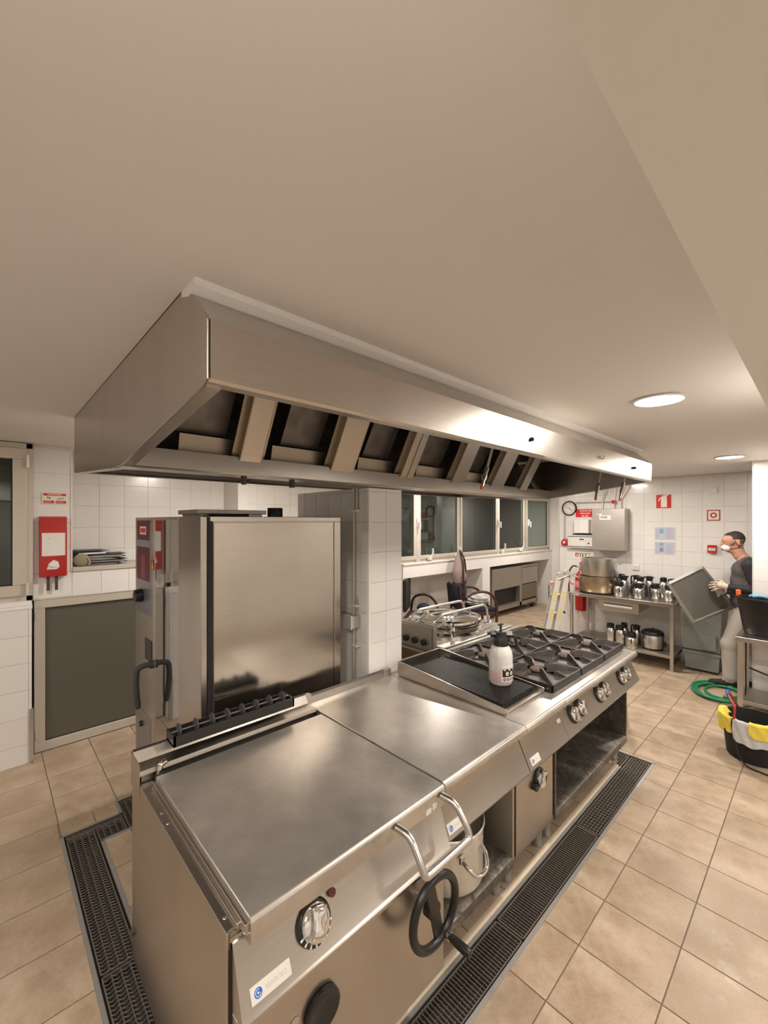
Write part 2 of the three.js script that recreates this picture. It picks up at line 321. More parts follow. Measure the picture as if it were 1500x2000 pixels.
// back walls
{
  // block under the left window
  const wl = struct('wall_under_window', bx(X0, 0.262, -0.05, 1.225, -4.9, -4.27), M.grout, 'white tiled wall block under the left window');
  tileFace(wl, 'z+', -4.27, [-1.6, 0.262, 0, 1.2], 0.316, 0.21, 0.262 - 0.316 * 6 - 0.02, 1.2 - 0.21 * 7, tileWhite);
  mk('ledge', profX([[-4.262, 1.2], [-4.262, 1.215], [-4.33, 1.25], [-4.9, 1.25], [-4.9, 1.2]], X0, 0.265), M.plaster, wl);
  mk('corner_guard', bx(0.245, 0.272, 0.0, 0.42, -4.29, -4.258), M.satin, wl);

  const wc = struct('wall_back', [bx(0.278, 0.53, 1.24, CEIL, -4.9, -4.4), bx(0.53, 2.0, 1.24, 1.455, -4.9, -4.4), bx(0.53, 2.0, 1.455, CEIL, -4.95, -4.8), bx(2.0, 4.47, -0.05, CEIL, -4.9, -4.4), bx(X0, 0.278, CEIL - 0.02, CEIL, -4.9, -4.4)], M.grout, 'white tiled back wall with a recessed shelf niche');
  tileFace(wc, 'z+', -4.4, [0.278, 0.53, 1.245, CEIL], 0.252, 0.205, 0.278, 1.455 - 0.205 * 2, tileWhite);
  tileFace(wc, 'z+', -4.4, [0.53, 2.0, 1.245, 1.45], 0.21, 0.21, 0.53, 1.245, tileWhite);
  tileFace(wc, 'z+', -4.8, [0.53, 2.0, 1.49, CEIL], 0.21, 0.205, 0.58, 1.49 - 0.08, tileWhite);
  tileFace(wc, 'z+', -4.4, [2.0, 4.47, 0, CEIL], 0.21, 0.205, 2.0, 1.455 - 0.205 * 8, tileWhite, { limit: 130 });
  mks('corner_strip', [bx(1.985, 2.09, 1.3, CEIL, -4.402, -4.388), bx(0.522, 0.534, 1.46, CEIL, -4.42, -4.39)], M.white, wc);
  mk('shelf_slab', bx(0.53, 1.998, 1.452, 1.49, -4.8, -4.385, 0.004), M.slab, wc);
  // glazed hatch under the niche
  const d1 = struct('door_1', [bx(0.285, 2.0, 1.17, 1.238, -4.455, -4.405, 0.004), bx(0.285, 2.0, 0.0, 0.075, -4.455, -4.405, 0.004), bx(0.285, 0.355, 0.075, 1.17, -4.455, -4.405, 0.004), bx(1.93, 2.0, 0.075, 1.17, -4.455, -4.405, 0.004)], M.alu, 'low aluminium framed hatch with dark frosted glass beside the oven');
  mk('pane', bx(0.355, 1.93, 0.075, 1.17, -4.445, -4.43), M.frosted, d1);
  mk('gasket', [bx(0.355, 1.93, 1.164, 1.17, -4.43, -4.424), bx(0.355, 0.36, 0.075, 1.17, -4.43, -4.424), bx(0.355, 1.93, 0.075, 0.081, -4.43, -4.424)], M.blackMatt, d1);
  mks('hinge', [bar([0.296, 1.08, -4.398], [0.296, 1.15, -4.398], 0.01), bar([0.296, 0.12, -4.398], [0.296, 0.19, -4.398], 0.01)], M.alu, d1);
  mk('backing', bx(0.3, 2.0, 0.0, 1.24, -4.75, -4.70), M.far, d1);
}
// a framed window: outer frame, sashes with their own panes
function windowUnit(name, x0, x1, y0, y1, z, sashes, label) {
  const f = 0.045, w = struct(name, [bx(x0, x1, y0, y0 + f, z - 0.05, z + 0.01, 0.004), bx(x0, x1, y1 - f, y1, z - 0.05, z + 0.01, 0.004), bx(x0, x0 + f, y0, y1, z - 0.05, z + 0.01, 0.004), bx(x1 - f, x1, y0, y1, z - 0.05, z + 0.01, 0.004)], M.alu, label);
  for (const [a, b, ft = 0.06] of sashes) {
    const s = mk('sash', [bx(a, b, y0 + f, y0 + f + ft, z - 0.03, z + 0.03, 0.005), bx(a, b, y1 - f - ft, y1 - f, z - 0.03, z + 0.03, 0.005), bx(a, a + ft, y0 + f + ft, y1 - f - ft, z - 0.03, z + 0.03, 0.005), bx(b - ft, b, y0 + f + ft, y1 - f - ft, z - 0.03, z + 0.03, 0.005)], M.alu, w);
    mk('pane', bx(a + ft, b - ft, y0 + f + ft, y1 - f - ft, z - 0.004, z + 0.002), M.glass, s);
    mk('gasket', [bx(a + ft, a + ft + 0.007, y0 + f + ft, y1 - f - ft, z + 0.003, z + 0.012), bx(b - ft - 0.007, b - ft, y0 + f + ft, y1 - f - ft, z + 0.003, z + 0.012), bx(a + ft, b - ft, y0 + f + ft, y0 + f + ft + 0.007, z + 0.003, z + 0.012)], M.blackMatt, s);
  }
  return w;
}
{
  const w = windowUnit('window_1', -1.55, 0.275, 1.25, CEIL - 0.005, -4.36, [[-1.5, -0.65], [-0.63, 0.235, 0.085]], 'tall aluminium framed window at the left edge');
  mks('hinge', [bar([0.238, 1.30, -4.315], [0.238, 1.40, -4.315], 0.012), bar([0.238, 2.30, -4.315], [0.238, 2.40, -4.315], 0.012)], M.aluBright, w);
  struct('wall_beside_window', bx(X0, -1.55, 1.25, CEIL, -4.9, -4.33), M.plaster, 'plain wall left of the tall window');

  // window wall with alcoves under the sill
  const ww = struct('wall_window', [bx(4.47, 9.5, 1.03, 1.22, -4.95, -4.3), bx(4.47, 4.5, -0.05, 1.03, -4.95, -4.3), bx(6.55, 6.79, -0.05, 1.03, -4.95, -4.3), bx(9.2, 9.5, -0.05, 1.03, -4.95, -4.3), bx(4.47, 9.5, -0.05, 1.03, -5.05, -4.95), bx(4.47, 9.5, 2.42, CEIL, -4.6, -4.3)], M.plaster, 'white window wall with open alcoves below the sill');
  tileFace(ww, 'z+', -4.95, [4.5, 6.55, 0, 1.03], 0.316, 0.21, 4.5, 0, tileWhite);
  tileFace(ww, 'z+', -4.95, [6.79, 9.2, 0, 1.03], 0.316, 0.21, 6.79, 0, tileWhite);
  mk('sill', bx(4.47, 9.5, 1.22, 1.245, -4.6, -4.285, 0.006), M.white, ww);
  mk('corner_guard', bx(9.195, 9.215, 0, 0.45, -4.31, -4.29), M.satin, ww);
  const strip = windowUnit('window_2', 4.0, 9.3, 1.245, 2.42, -4.36, [[4.05, 4.80], [4.84, 5.90], [5.93, 7.10, 0.05], [7.13, 8.16, 0.05], [8.24, 9.25, 0.05]], 'row of aluminium framed windows behind the kettle');
  mks('post', [bx(4.795, 4.885, 1.245, 2.42, -4.40, -4.325, 0.006), bx(7.095, 7.15, 1.245, 2.42, -4.40, -4.325, 0.006)], M.aluBright, strip);
  for (const x of [4.815, 7.12, 8.30]) mk('handle', [bx(x - 0.018, x + 0.018, 1.78, 1.92, -4.325, -4.305, 0.006), bar([x, 1.86, -4.31], [x, 1.86, -4.27], 0.01), bx(x - 0.012, x + 0.012, 1.75, 1.87, -4.28, -4.262, 0.006)], M.white, strip);
  for (const x of [5.10, 5.82, 7.26, 7.98]) mk('catch', [tube([[x, 1.30, -4.30], [x + 0.015, 1.38, -4.27], [x, 1.45, -4.26]], 0.016, { seg: 8 }), bx(x - 0.05, x + 0.01, 1.27, 1.33, -4.33, -4.28, 0.006)], M.white, strip);
  // the passage behind the glass
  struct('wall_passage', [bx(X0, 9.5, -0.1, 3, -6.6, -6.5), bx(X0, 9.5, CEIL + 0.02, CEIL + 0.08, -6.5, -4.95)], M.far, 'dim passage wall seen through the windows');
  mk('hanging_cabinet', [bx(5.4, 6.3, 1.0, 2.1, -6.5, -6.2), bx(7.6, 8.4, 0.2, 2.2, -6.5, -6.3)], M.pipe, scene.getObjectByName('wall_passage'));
  struct('wall_far_end', bx(9.35, 9.5, -0.05, CEIL, -4.95, -2.9), M.plaster, 'white end wall of the window recess');
}
// right wall with the signs, its return, and the pillar
{
  const wr = struct('wall_right', [bx(XW, 7.07, -0.05, CEIL, -3.05, ZF)], M.grout, 'white tiled wall behind the table of flasks');
  tileFace(wr, 'x-', XW, [-3.05, 0.4, 0, CEIL], 0.228, 0.203, -1.362 - 0.228 * 8, 2.278 - 0.203 * 12, tileWhite, { limit: 230 });
  mk('corner_guard', bx(XW - 0.012, 7.075, 0, 2.5, -3.062, -3.05), M.aluBright, wr);
  struct('wall_passage_side', bx(7.07, 9.5, -0.05, CEIL, -3.05, -2.9), M.plaster, 'white side wall of the window recess');
  const wp = struct('wall_pillar', bx(5.752, 5.87, -0.05, CEIL, -0.519, 1.1), M.grout, 'bright white tiled pillar at the right edge');
  tileFace(wp, 'x-', 5.752, [-0.519, 0.6, 0, CEIL], 0.228, 0.203, -0.519, 2.278 - 0.203 * 12, tileWhite);
  mk('corner_strip', bx(5.742, 5.87, 0, CEIL, -0.527, -0.519), M.white, wp);
  struct('wall_left', bx(X0 - 0.15, X0, -0.05, CEIL, -4.9, ZF), M.plaster, 'plain white wall on the side of the photographer');
  struct('wall_front', bx(X0 - 0.15, 7.07, -0.05, CEIL, ZF, ZF + 0.15), M.plaster, 'plain white wall behind the photographer');
}
// tiled column between the oven and the rear appliances
{
  const c = struct('wall_column', bx(1.776, 2.061, -0.05, 2.094, -2.85, -2.006), M.grout, 'narrow white tiled column behind the work top');
  tileFace(c, 'z+', -2.006, [1.77, 2.067, 0, 2.094], 0.1485, 0.195, 1.77, 2.069 - 0.195 * 11, tileWhite);
  tileFace(c, 'x-', 1.776, [-2.85, -2.0, 0, 2.094], 0.1485, 0.195, -2.0 - 0.1485 * 8, 2.069 - 0.195 * 11, tileWhite);
  mk('corner_strip', bx(1.762, 1.782, 0.9, 2.094, -2.02, -1.996, 0.004), M.white, c);
}
// ceiling with the opening for the hood, and the dropped beam
{
  const HO = [0.3835, 4.11, -3.105, -1.185];
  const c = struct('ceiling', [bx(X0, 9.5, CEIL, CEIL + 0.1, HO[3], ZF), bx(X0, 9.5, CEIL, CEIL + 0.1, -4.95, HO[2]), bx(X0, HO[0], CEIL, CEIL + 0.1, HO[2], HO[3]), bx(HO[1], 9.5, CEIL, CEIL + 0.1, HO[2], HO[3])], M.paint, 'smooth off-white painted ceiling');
  mk('edging', [profX([[-1.10, 2.5], [-1.105, 2.484], [-1.125, 2.471], [-1.15, 2.468], [-1.2, 2.485], [-1.2, 2.5]], 0.384, 4.13), bx(4.09, 4.14, 2.478, 2.5, -3.1, -1.14)], M.plaster, c);
  struct('ceiling_beam', bx(X0, 5.75, 2.2, CEIL, -0.115, 0.75), M.beamLitPaint, 'dropped flat beam across the upper right of the ceiling');
}
// downlights
LAMPS.forEach(([x, z, label], i) => {
  const y = CEIL;
  const t = thing('ceiling_downlight', label || 'round ceiling downlight outside the picture', 'light', [x, y, z], label ? undefined : 'downlights outside the picture');
  mk('trim_ring', lathe([[0.112, 0], [0.122, -0.004], [0.122, -0.008], [0.108, -0.010], [0.104, -0.004], [0.112, 0]], x, y, z, 40), M.white, t);
  mk('diffuser_lamp', new THREE.CylinderGeometry(0.106, 0.106, 0.004, 40).translate(x, y - 0.004, z), std({ color: rgb(0.9, 0.88, 0.85), emissive: rgb(1, 0.93, 0.83), emissiveIntensity: 9 }), t);
  const L = new THREE.RectAreaLight(LAMP_COLOR, LAMP_POWER, 0.19, 0.19); L.position.set(0, -0.014, 0); L.rotation.x = -Math.PI / 2; t.add(L); L.name = 'lamp_light';
});

// ---------------------------------------------------------------- floor drains: channels with grates
{
  const ch = struct('floor_drain_channel', [bx(0.2, 3.75, -0.09, -0.085, -1.19, -0.93), bx(0.335, 1.15, -0.09, -0.085, -3.27, -1.19), ...[[0.2, 3.75, -0.932, -0.93], [3.748, 3.75, -1.19, -0.93], [0.49, 3.52, -1.08, -1.078], [0.335, 0.337, -3.12, -1.08], [0.488, 0.49, -2.94, -1.08], [0.335, 0.64, -3.12, -3.118], [0.49, 1.15, -2.942, -2.94], [0.64, 1.15, -3.27, -3.268]].map(([a, b, c, d]) => bx(a, b, -0.088, 0.001, c, d))], M.trough, 'dark floor drain channel around the cooking block');
  const rim = (a, b, c, d) => bx(a, b, -0.004, 0.003, c, d);
  mk('rim', [rim(0.2, 3.765, -0.93, -0.912), rim(3.75, 3.768, -1.19, -0.912), rim(0.49, 3.52, -1.096, -1.08), rim(3.5, 3.768, -1.206, -1.19), rim(0.317, 0.335, -3.136, -0.93), rim(0.49, 0.508, -2.94, -1.10), rim(0.317, 0.64, -3.138, -3.12), rim(0.49, 1.15, -2.94, -2.922), rim(0.622, 0.64, -3.288, -3.12), rim(0.64, 1.15, -3.288, -3.27)], M.galv, ch);
}
function grate(x0, x1, z0, z1, dx, dz, label, wavy) {
  const g = thing('drain_grate', label, 'grate', [(x0 + x1) / 2, 0, (z0 + z1) / 2], 'steel grates in the floor drain');
  const t = 0.003, y0 = -0.024, y1 = -0.002, b = [];
  mk('frame', [bx(x0, x1, y0, y1, z0, z0 + 0.005), bx(x0, x1, y0, y1, z1 - 0.005, z1), bx(x0, x0 + 0.005, y0, y1, z0, z1), bx(x1 - 0.005, x1, y0, y1, z0, z1)], M.grate, g);
  for (let x = x0 + dx; x < x1 - 0.008; x += dx) b.push(bx(x - t / 2, x + t / 2, y0, y1, z0, z1));
  const alongX = x1 - x0 > z1 - z0;
  for (let z = z0 + dz; z < z1 - 0.008; z += dz) {
    if (wavy) { const p = []; for (let x = x0; x < x1; x += dx / 2) p.push([x, -0.006, z + 0.004 * ((Math.round((x - x0) / (dx / 2)) % 2) ? 1 : -1)]); p.push([x1, -0.006, z]); b.push(tube(p, 0.0022, { seg: 4, n: p.length * 2 })); }
    else b.push(bx(x0, x1, y0, y1 - 0.009, z - t / 2, z + t / 2));
  }
  mk('bars', b, M.grate, g, { kind: 'stuff' });
}
grate(0.345, 0.48, -2.055, -1.10, 0.034, 0.02, 'steel drain grate at the lower left, nearest the camera', true);
grate(0.345, 0.48, -3.075, -2.065, 0.034, 0.02, 'long steel drain grate left of the cooking block', true);
grate(0.345, 0.632, -3.112, -3.08, 0.032, 0.016, 'narrow steel drain grate strip at the drain corner', true);
grate(0.49, 0.632, -3.075, -2.95, 0.032, 0.02, 'short steel drain grate between corner and oven', true);
grate(0.642, 1.14, -3.262, -2.95, 0.034, 0.02, 'wider steel drain grate by the foot of the oven', true);
grate(0.6, 1.745, -1.072, -0.938, 0.0165, 0.027, 'steel drain grate at the bottom right, nearest the wheel');
grate(1.755, 2.655, -1.072, -0.938, 0.0165, 0.027, 'middle steel drain grate in front of the charcoal grill door');
grate(2.665, 3.74, -1.072, -0.938, 0.03, 0.0185, 'finer steel drain grate at the far end by the range', true);
grate(3.53, 3.74, -1.182, -1.085, 0.03, 0.0185, 'small square drain grate behind the far end', true);

// ---------------------------------------------------------------- the cooking block
const PT = [-1.055, 0.81], PB = [-0.985, 0.665];     // sloping control panel: [z, y] top and bottom edges
const panelN = (() => { const dz = PB[0] - PT[0], dy = PB[1] - PT[1], l = Math.hypot(dz, dy); return { z: -dy / l, y: dz / l, tilt: Math.atan2(dz, -dy) }; })();
const onPanel = (x, s, lift = 0) => [x, PT[1] + (PB[1] - PT[1]) * s + panelN.y * lift, PT[0] + (PB[0] - PT[0]) * s + panelN.z * lift];   // s from 0 at the top to 1 at the bottom
const panelTilt = -Math.atan2(panelN.y, panelN.z);   // rotation about x that turns +z to the panel's normal
function onPanelGeo(g, x, s, lift = 0) { return g.rotateX(panelTilt).translate(...onPanel(x, s, lift)); }
const nose = (y = 0.88, z = -1.0, r = 0.024) => [...arcPts(z - r, y - r, r, 90, -90, 8)];
function unitTop(x0, x1, parent, mat = M.steelTop) {
  return mk('work_top', profX([[-1.96, 0.88], ...nose(), [-1.05, 0.832], [-1.05, 0.815], [-1.96, 0.815]], x0, x1, 0.0015), mat, parent);
}
function unitPanel(x0, x1, parent, name = 'control_panel') {
  return mk(name, profX([[PT[0], PT[1] + 0.01], PT, PB, [PB[0] - 0.006, PB[1] - 0.012], [-1.09, 0.655], [-1.09, 0.82]], x0, x1, 0.001), M.steel, parent);
}
function chromeKnob(parent, x, s, R, turn, withMarks) {
  const face = (g) => onPanelGeo(g.rotateX(Math.PI / 2), x, s, 0);
  const k = mk('knob', face(lathe([[0, 0], [R, 0], [R, 0.006], [R * 0.9, 0.011], [0, 0.011]], 0, 0, 0, 36)), M.blackPlastic, parent);
  // chrome grip: waisted bar over a domed disc
  const dome = lathe([[R * 0.82, 0.010], [R * 0.80, 0.019], [R * 0.62, 0.025], [R * 0.3, 0.027], [0, 0.027]], 0, 0, 0, 36);
  const w = R * 0.26, L = R * 0.58, sh = new THREE.Shape(); sh.moveTo(-L, -w * 1.25); sh.quadraticCurveTo(0, -w * 0.45, L, -w * 1.25); sh.quadraticCurveTo(L * 1.12, 0, L, w * 1.25); sh.quadraticCurveTo(0, w * 0.45, -L, w * 1.25); sh.quadraticCurveTo(-L * 1.12, 0, -L, -w * 1.25);
  const grip = toCreasedNormals(new THREE.ExtrudeGeometry(sh, { depth: 0.004, bevelEnabled: true, bevelSize: 0.007, bevelThickness: 0.009, bevelSegments: 5, curveSegments: 14 }), 1.2).translate(0, 0, 0.026).rotateZ(turn);
  mk('grip', [face(dome), onPanelGeo(grip, x, s, 0)], M.chrome, k);
  if (withMarks) mks('scale_mark', Array.from({ length: 8 }, (_, i) => { const a = (200 + i * 20) * Math.PI / 180; return onPanelGeo(new THREE.BoxGeometry(0.005, 0.008, 0.002).rotateZ(a + Math.PI / 2).translate(Math.cos(a) * R * 0.9, Math.sin(a) * R * 0.9, 0.0105), x, s, 0); }), M.white, k);
  return k;
}
function brandPlate(parent, x, s, w, h) {
  const p = onPanel(x, s, 0.003);
  mk('plate_backing', onPanelGeo(new THREE.BoxGeometry(w, h, 0.003), x, s, 0.001), M.white, parent);
  printed('brand_plate', w, h, (c, W, Hh) => {
    fill(c, '#d9d5cc', 0, 0, W, Hh); c.fillStyle = '#2f63b8'; c.beginPath(); c.arc(Hh * 0.55, Hh * 0.52, Hh * 0.3, 0, 7); c.fill(); c.strokeStyle = '#c9d6ea'; c.lineWidth = Hh * 0.05; c.beginPath(); c.arc(Hh * 0.55, Hh * 0.52, Hh * 0.2, 0.3, 5.2); c.stroke(); c.fillStyle = '#dfe6f0'; c.beginPath(); c.arc(Hh * 0.55, Hh * 0.52, Hh * 0.07, 0, 7); c.fill();
    words(c, 'MARENO', W * 0.62, Hh * 0.54, Hh * 0.42, '#b9b5ad', '', 'sans-serif');
  }, parent, onPanel(x, s, 0.0032), 0, panelTilt, 384);
}
const foot = (x, z, y = 0.175) => lathe([[0, y], [0.032, y], [0.031, 0.10], [0.022, 0.03], [0.026, 0.022], [0.026, 0.0], [0, 0]], x, 0.014, z, 20);

// tilting bratt pan with its lid down
{
  const t = thing('bratt_pan', 'large stainless tilting bratt pan with a flat lid and black hand wheel, nearest the camera', 'bratt pan', [0.86, 0.0, -1.5]);
  mk('body', [profX([[-1.97, 0.88], [-1.86, 0.88], [-1.86, 0.83], [-1.03, 0.83], [-1.03, 0.80], [-1.075, 0.80], [-1.075, 0.17], [-1.95, 0.17], [-1.97, 0.35]], 0.445, 1.255, 0.001)], M.steel, t);
  mk('side_panel', [bx(0.437, 0.4449, 0.10, 0.845, -1.965, -1.035, 0.002), profX([[-1.85, 0.8455], [-1.04, 0.8455], [-1.04, 0.832], [-1.85, 0.832]], 0.439, 0.484)], M.steel, t);
  mk('flange_filler', bx(0.446, 0.484, 0.80, 0.838, -1.86, -1.035), M.steel, t);
  mks('rivet', [[0.452, -1.08], [0.452, -1.55], [0.452, -1.62], [0.452, -1.93]].map(([x, z]) => ball(0.006, x, 0.845, z, 1, 0.6, 1, 8)), M.polish, t);
  // lid: a shallow pressed box with rounded front edge and two stepped ribs along its left side
  const lid = mk('lid', [profX([[-1.80, 0.882], ...arcPts(-1.008, 0.866, 0.016, 90, 0, 5), [-0.992, 0.815], [-1.0, 0.812], [-1.80, 0.838]], 0.482, 1.262, 0.002)], M.steelTop, t);
  mk('rib', [bx(0.470, 0.483, 0.842, 0.868, -1.80, -1.0, 0.003), bx(0.462, 0.472, 0.842, 0.856, -1.79, -1.03, 0.003)], M.steel, lid);
  mk('lid_gap', bx(0.48, 1.26, 0.831, 0.84, -1.855, -1.80), M.gapShade, t);
  // tubular lid handle
  mk('handle', tube([[0.995, 0.858, -0.985], [0.995, 0.862, -0.925], [0.992, 0.80, -0.875], [0.992, 0.765, -0.862], [1.235, 0.765, -0.862], [1.235, 0.80, -0.875], [1.232, 0.862, -0.925], [1.232, 0.858, -0.985]], 0.0125, { round: 0.035, seg: 14, n: 120 }), M.satin, lid);
  mks('sticker', [bx(1.185, 1.21, 0.822, 0.842, -0.9915, -0.9905), bx(1.15, 1.178, 0.818, 0.836, -0.9915, -0.9905)], M.white, lid);
  const cp = mk('control_panel', profX([[-1.045, 0.83], [-1.025, 0.818], [-0.972, 0.668], [-0.962, 0.660], [-0.962, 0.650], [-1.075, 0.645], [-1.075, 0.83]], 0.449, 1.262, 0.001), M.steel, t);
  mk('lower_panel', [bx(0.449, 1.262, 0.185, 0.644, -1.075, -1.0, 0.003)], M.steel, t);
  mk('panel_joint', [bx(0.4452, 0.4488, 0.19, 0.82, -1.06, -1.03)], M.gapShade, t);
  const ind = onPanel(0.74, 0.14, 0.006);
  mk('indicator_light', new THREE.CylinderGeometry(0.012, 0.012, 0.012, 20).rotateX(Math.PI / 2 + panelTilt).translate(0.742, 0.783, -1.008), std({ color: rgb(0.10, 0.02, 0.012), roughness: 0.3 }), t);
  const save = [PT[0], PT[1], PB[0], PB[1]]; PT[0] = -1.025; PT[1] = 0.818; PB[0] = -0.972; PB[1] = 0.668;
  chromeKnob(t, 0.672, 0.47, 0.056, 1.25, true);
  brandPlate(t, 0.532, 0.80, 0.112, 0.036);
  [PT[0], PT[1], PB[0], PB[1]] = save;
  // hand wheel
  const W = V(1.12, 0.54, -0.925), w = mk('hand_wheel', new THREE.TorusGeometry(0.112, 0.0145, 14, 48).translate(W.x, W.y, W.z), M.blackPlastic, t);
  mk('spoke', [bx(-0.022, 0.022, -0.108, 0.108, -0.006, 0.006, 0.003).rotateZ(0.25).translate(W.x, W.y, W.z - 0.004), lathe([[0, 0], [0.03, 0], [0.03, 0.03], [0, 0.03]], 0, 0, 0, 20).rotateX(Math.PI / 2).translate(W.x, W.y, W.z - 0.03)], M.blackPlastic, w);
  mk('shaft', bar([W.x, W.y, -1.0], [W.x, W.y, -0.93], 0.012), M.satin, w);
  mk('crank_grip', [bar([1.168, 0.44, -0.925], [1.168, 0.44, -0.90], 0.012), lathe([[0, 0], [0.011, 0], [0.0145, 0.03], [0.0155, 0.07], [0.012, 0.085], [0, 0.088]], 0, 0, 0, 18).rotateX(Math.PI / 2).translate(1.168, 0.44, -0.90)], M.blackPlastic, w);
  mk('crank_collar', bar([1.168, 0.44, -0.908], [1.168, 0.44, -0.898], 0.0145), M.polish, w);
  // round black port and lock on the lower panel
  mk('port', lathe([[0.058, 0], [0.058, 0.012], [0.052, 0.015], [0.044, 0.012], [0.02, 0.004], [0, 0.003]], 0, 0, 0, 36).rotateX(Math.PI / 2).translate(0.70, 0.482, -0.998), M.blackPlastic, t);
  mk('lock', lathe([[0, 0.004], [0.012, 0.004], [0.013, 0]], 0, 0, 0, 20).rotateX(Math.PI / 2).translate(0.612, 0.515, -1.0), M.satin, t);
  // rear channel with its upturned lip
  mk('back_rail', [profX([[-1.975, 0.935], [-1.962, 0.94], [-1.95, 0.935], [-1.93, 0.895], [-1.855, 0.895], [-1.85, 0.878], [-1.975, 0.868]], 0.437, 1.265, 0.001), bx(0.4345, 0.4365, 0.80, 0.93, -1.974, -1.845)], M.steel, t);
  mk('vent_pipe', [tube([[0.505, 0.84, -1.835], [0.505, 0.885, -1.835], [0.51, 0.903, -1.838], [0.53, 0.91, -1.842]], 0.011, { seg: 12 })], M.polish, t);
  mk('vent_boot', bx(0.488, 0.535, 0.835, 0.872, -1.85, -1.81, 0.006), M.blackMatt, t);
  for (const [x, z] of [[0.54, -1.15], [1.2, -1.15], [0.54, -1.85], [1.2, -1.85]]) mk('leg', foot(x, z, 0.155), M.galv, t);
  mk('side_knob', lathe([[0, 0], [0.012, 0], [0.014, 0.012], [0, 0.014]], 0, 0, 0, 16).rotateZ(Math.PI / 2).translate(0.437, 0.22, -1.93), M.rubberGrey, t);
}
// black tray of discs on the rear rail
{
  const t = thing('disc_rack', 'long black metal tray with a row of upright discs on the rear rail', 'rack', [0.85, 0.94, -1.9]);
  mk('tray', [profX([[-1.955, 0.942], [-1.955, 0.985], [-1.947, 0.985], [-1.947, 0.95], [-1.865, 0.95], [-1.865, 0.985], [-1.857, 0.985], [-1.857, 0.942]], 0.565, 1.135), bx(0.565, 0.573, 0.942, 0.985, -1.955, -1.857), bx(1.127, 1.135, 0.942, 0.985, -1.955, -1.857)], M.castBlack, t);
  mk('axle', bar([0.57, 0.985, -1.906], [1.13, 0.985, -1.906], 0.004, 0.004, 8), M.grate, t);
  for (let i = 0; i < 8; i++) mk('disc', new THREE.CylinderGeometry(0.028, 0.028, 0.007, 24).rotateZ(Math.PI / 2).translate(0.60 + i * 0.0705, 0.987, -1.906), M.rubberGrey, t);
  mk('bracket', bx(0.60, 0.62, 0.935, 0.95, -1.95, -1.87), M.castBlack, t);
}
// neutral work unit with open cupboard
{
  const t = thing('work_unit', 'stainless neutral work unit with bare flat top and open cupboard below', 'counter', [1.59, 0, -1.5]);
  unitTop(1.275, 1.9115, t);
  unitPanel(1.275, 1.910, t, 'front_panel');
  brandPlate(t, 1.335, 0.80, 0.105, 0.035);
  mk('cupboard', [bx(1.272, 1.278, 0.19, 0.815, -1.95, -1.07), bx(1.893, 1.908, 0.19, 0.66, -1.95, -1.07, 0.002), bx(1.272, 1.908, 0.19, 0.815, -1.955, -1.945)], M.steelSoft, t);
  mk('shelf', profX([[-1.95, 0.20], [-1.95, 0.215], [-1.08, 0.215], [-1.068, 0.21], [-1.068, 0.165], [-1.08, 0.165], [-1.08, 0.20]], 1.275, 1.895, 0.001), M.grime, t);
  mk('back_rail', [profX([[-1.975, 0.915], [-1.968, 0.925], [-1.955, 0.915], [-1.95, 0.881], [-1.975, 0.875]], 1.28, 1.912, 0.001)], M.steel, t);
  mks('rail_joint', [bx(1.268, 1.30, 0.878, 0.93, -1.978, -1.948, 0.002), bx(1.85, 1.912, 0.878, 0.927, -1.978, -1.948, 0.002)], M.steelSoft, t);
  for (const [x, z] of [[1.33, -1.15], [1.86, -1.15], [1.33, -1.85], [1.86, -1.85]]) mk('leg', foot(x, z), M.galv, t);
}
{
  const cx = 1.60, cz = -1.262, y = 0.215, t = thing('cooking_pot', 'aluminium cooking pot with loop handle standing in the open cupboard', 'pot', [cx, y, cz]);
  mk('body', lathe([[0, 0], [0.165, 0], [0.178, 0.015], [0.18, 0.25], [0.188, 0.257], [0.183, 0.264], [0.172, 0.254], [0.170, 0.015], [0.16, 0.008], [0, 0.008]], cx, y, cz, 56), M.potAlu, t);
  const hz = cz + 0.178, hx = cx - 0.03;
  mk('handle', tube([[hx - 0.065, y + 0.185, hz - 0.012], [hx - 0.062, y + 0.165, hz + 0.03], [hx - 0.03, y + 0.135, hz + 0.052], [hx + 0.035, y + 0.135, hz + 0.052], [hx + 0.07, y + 0.165, hz + 0.025], [hx + 0.075, y + 0.195, hz - 0.012]], 0.0085, { seg: 10, n: 50 }), M.chrome, t);
  mks('handle_plate', [bx(hx - 0.08, hx - 0.05, y + 0.175, y + 0.205, hz - 0.014, hz - 0.002, 0.003), bx(hx + 0.06, hx + 0.09, y + 0.18, y + 0.22, hz - 0.016, hz - 0.003, 0.003)], M.satin, t);
}
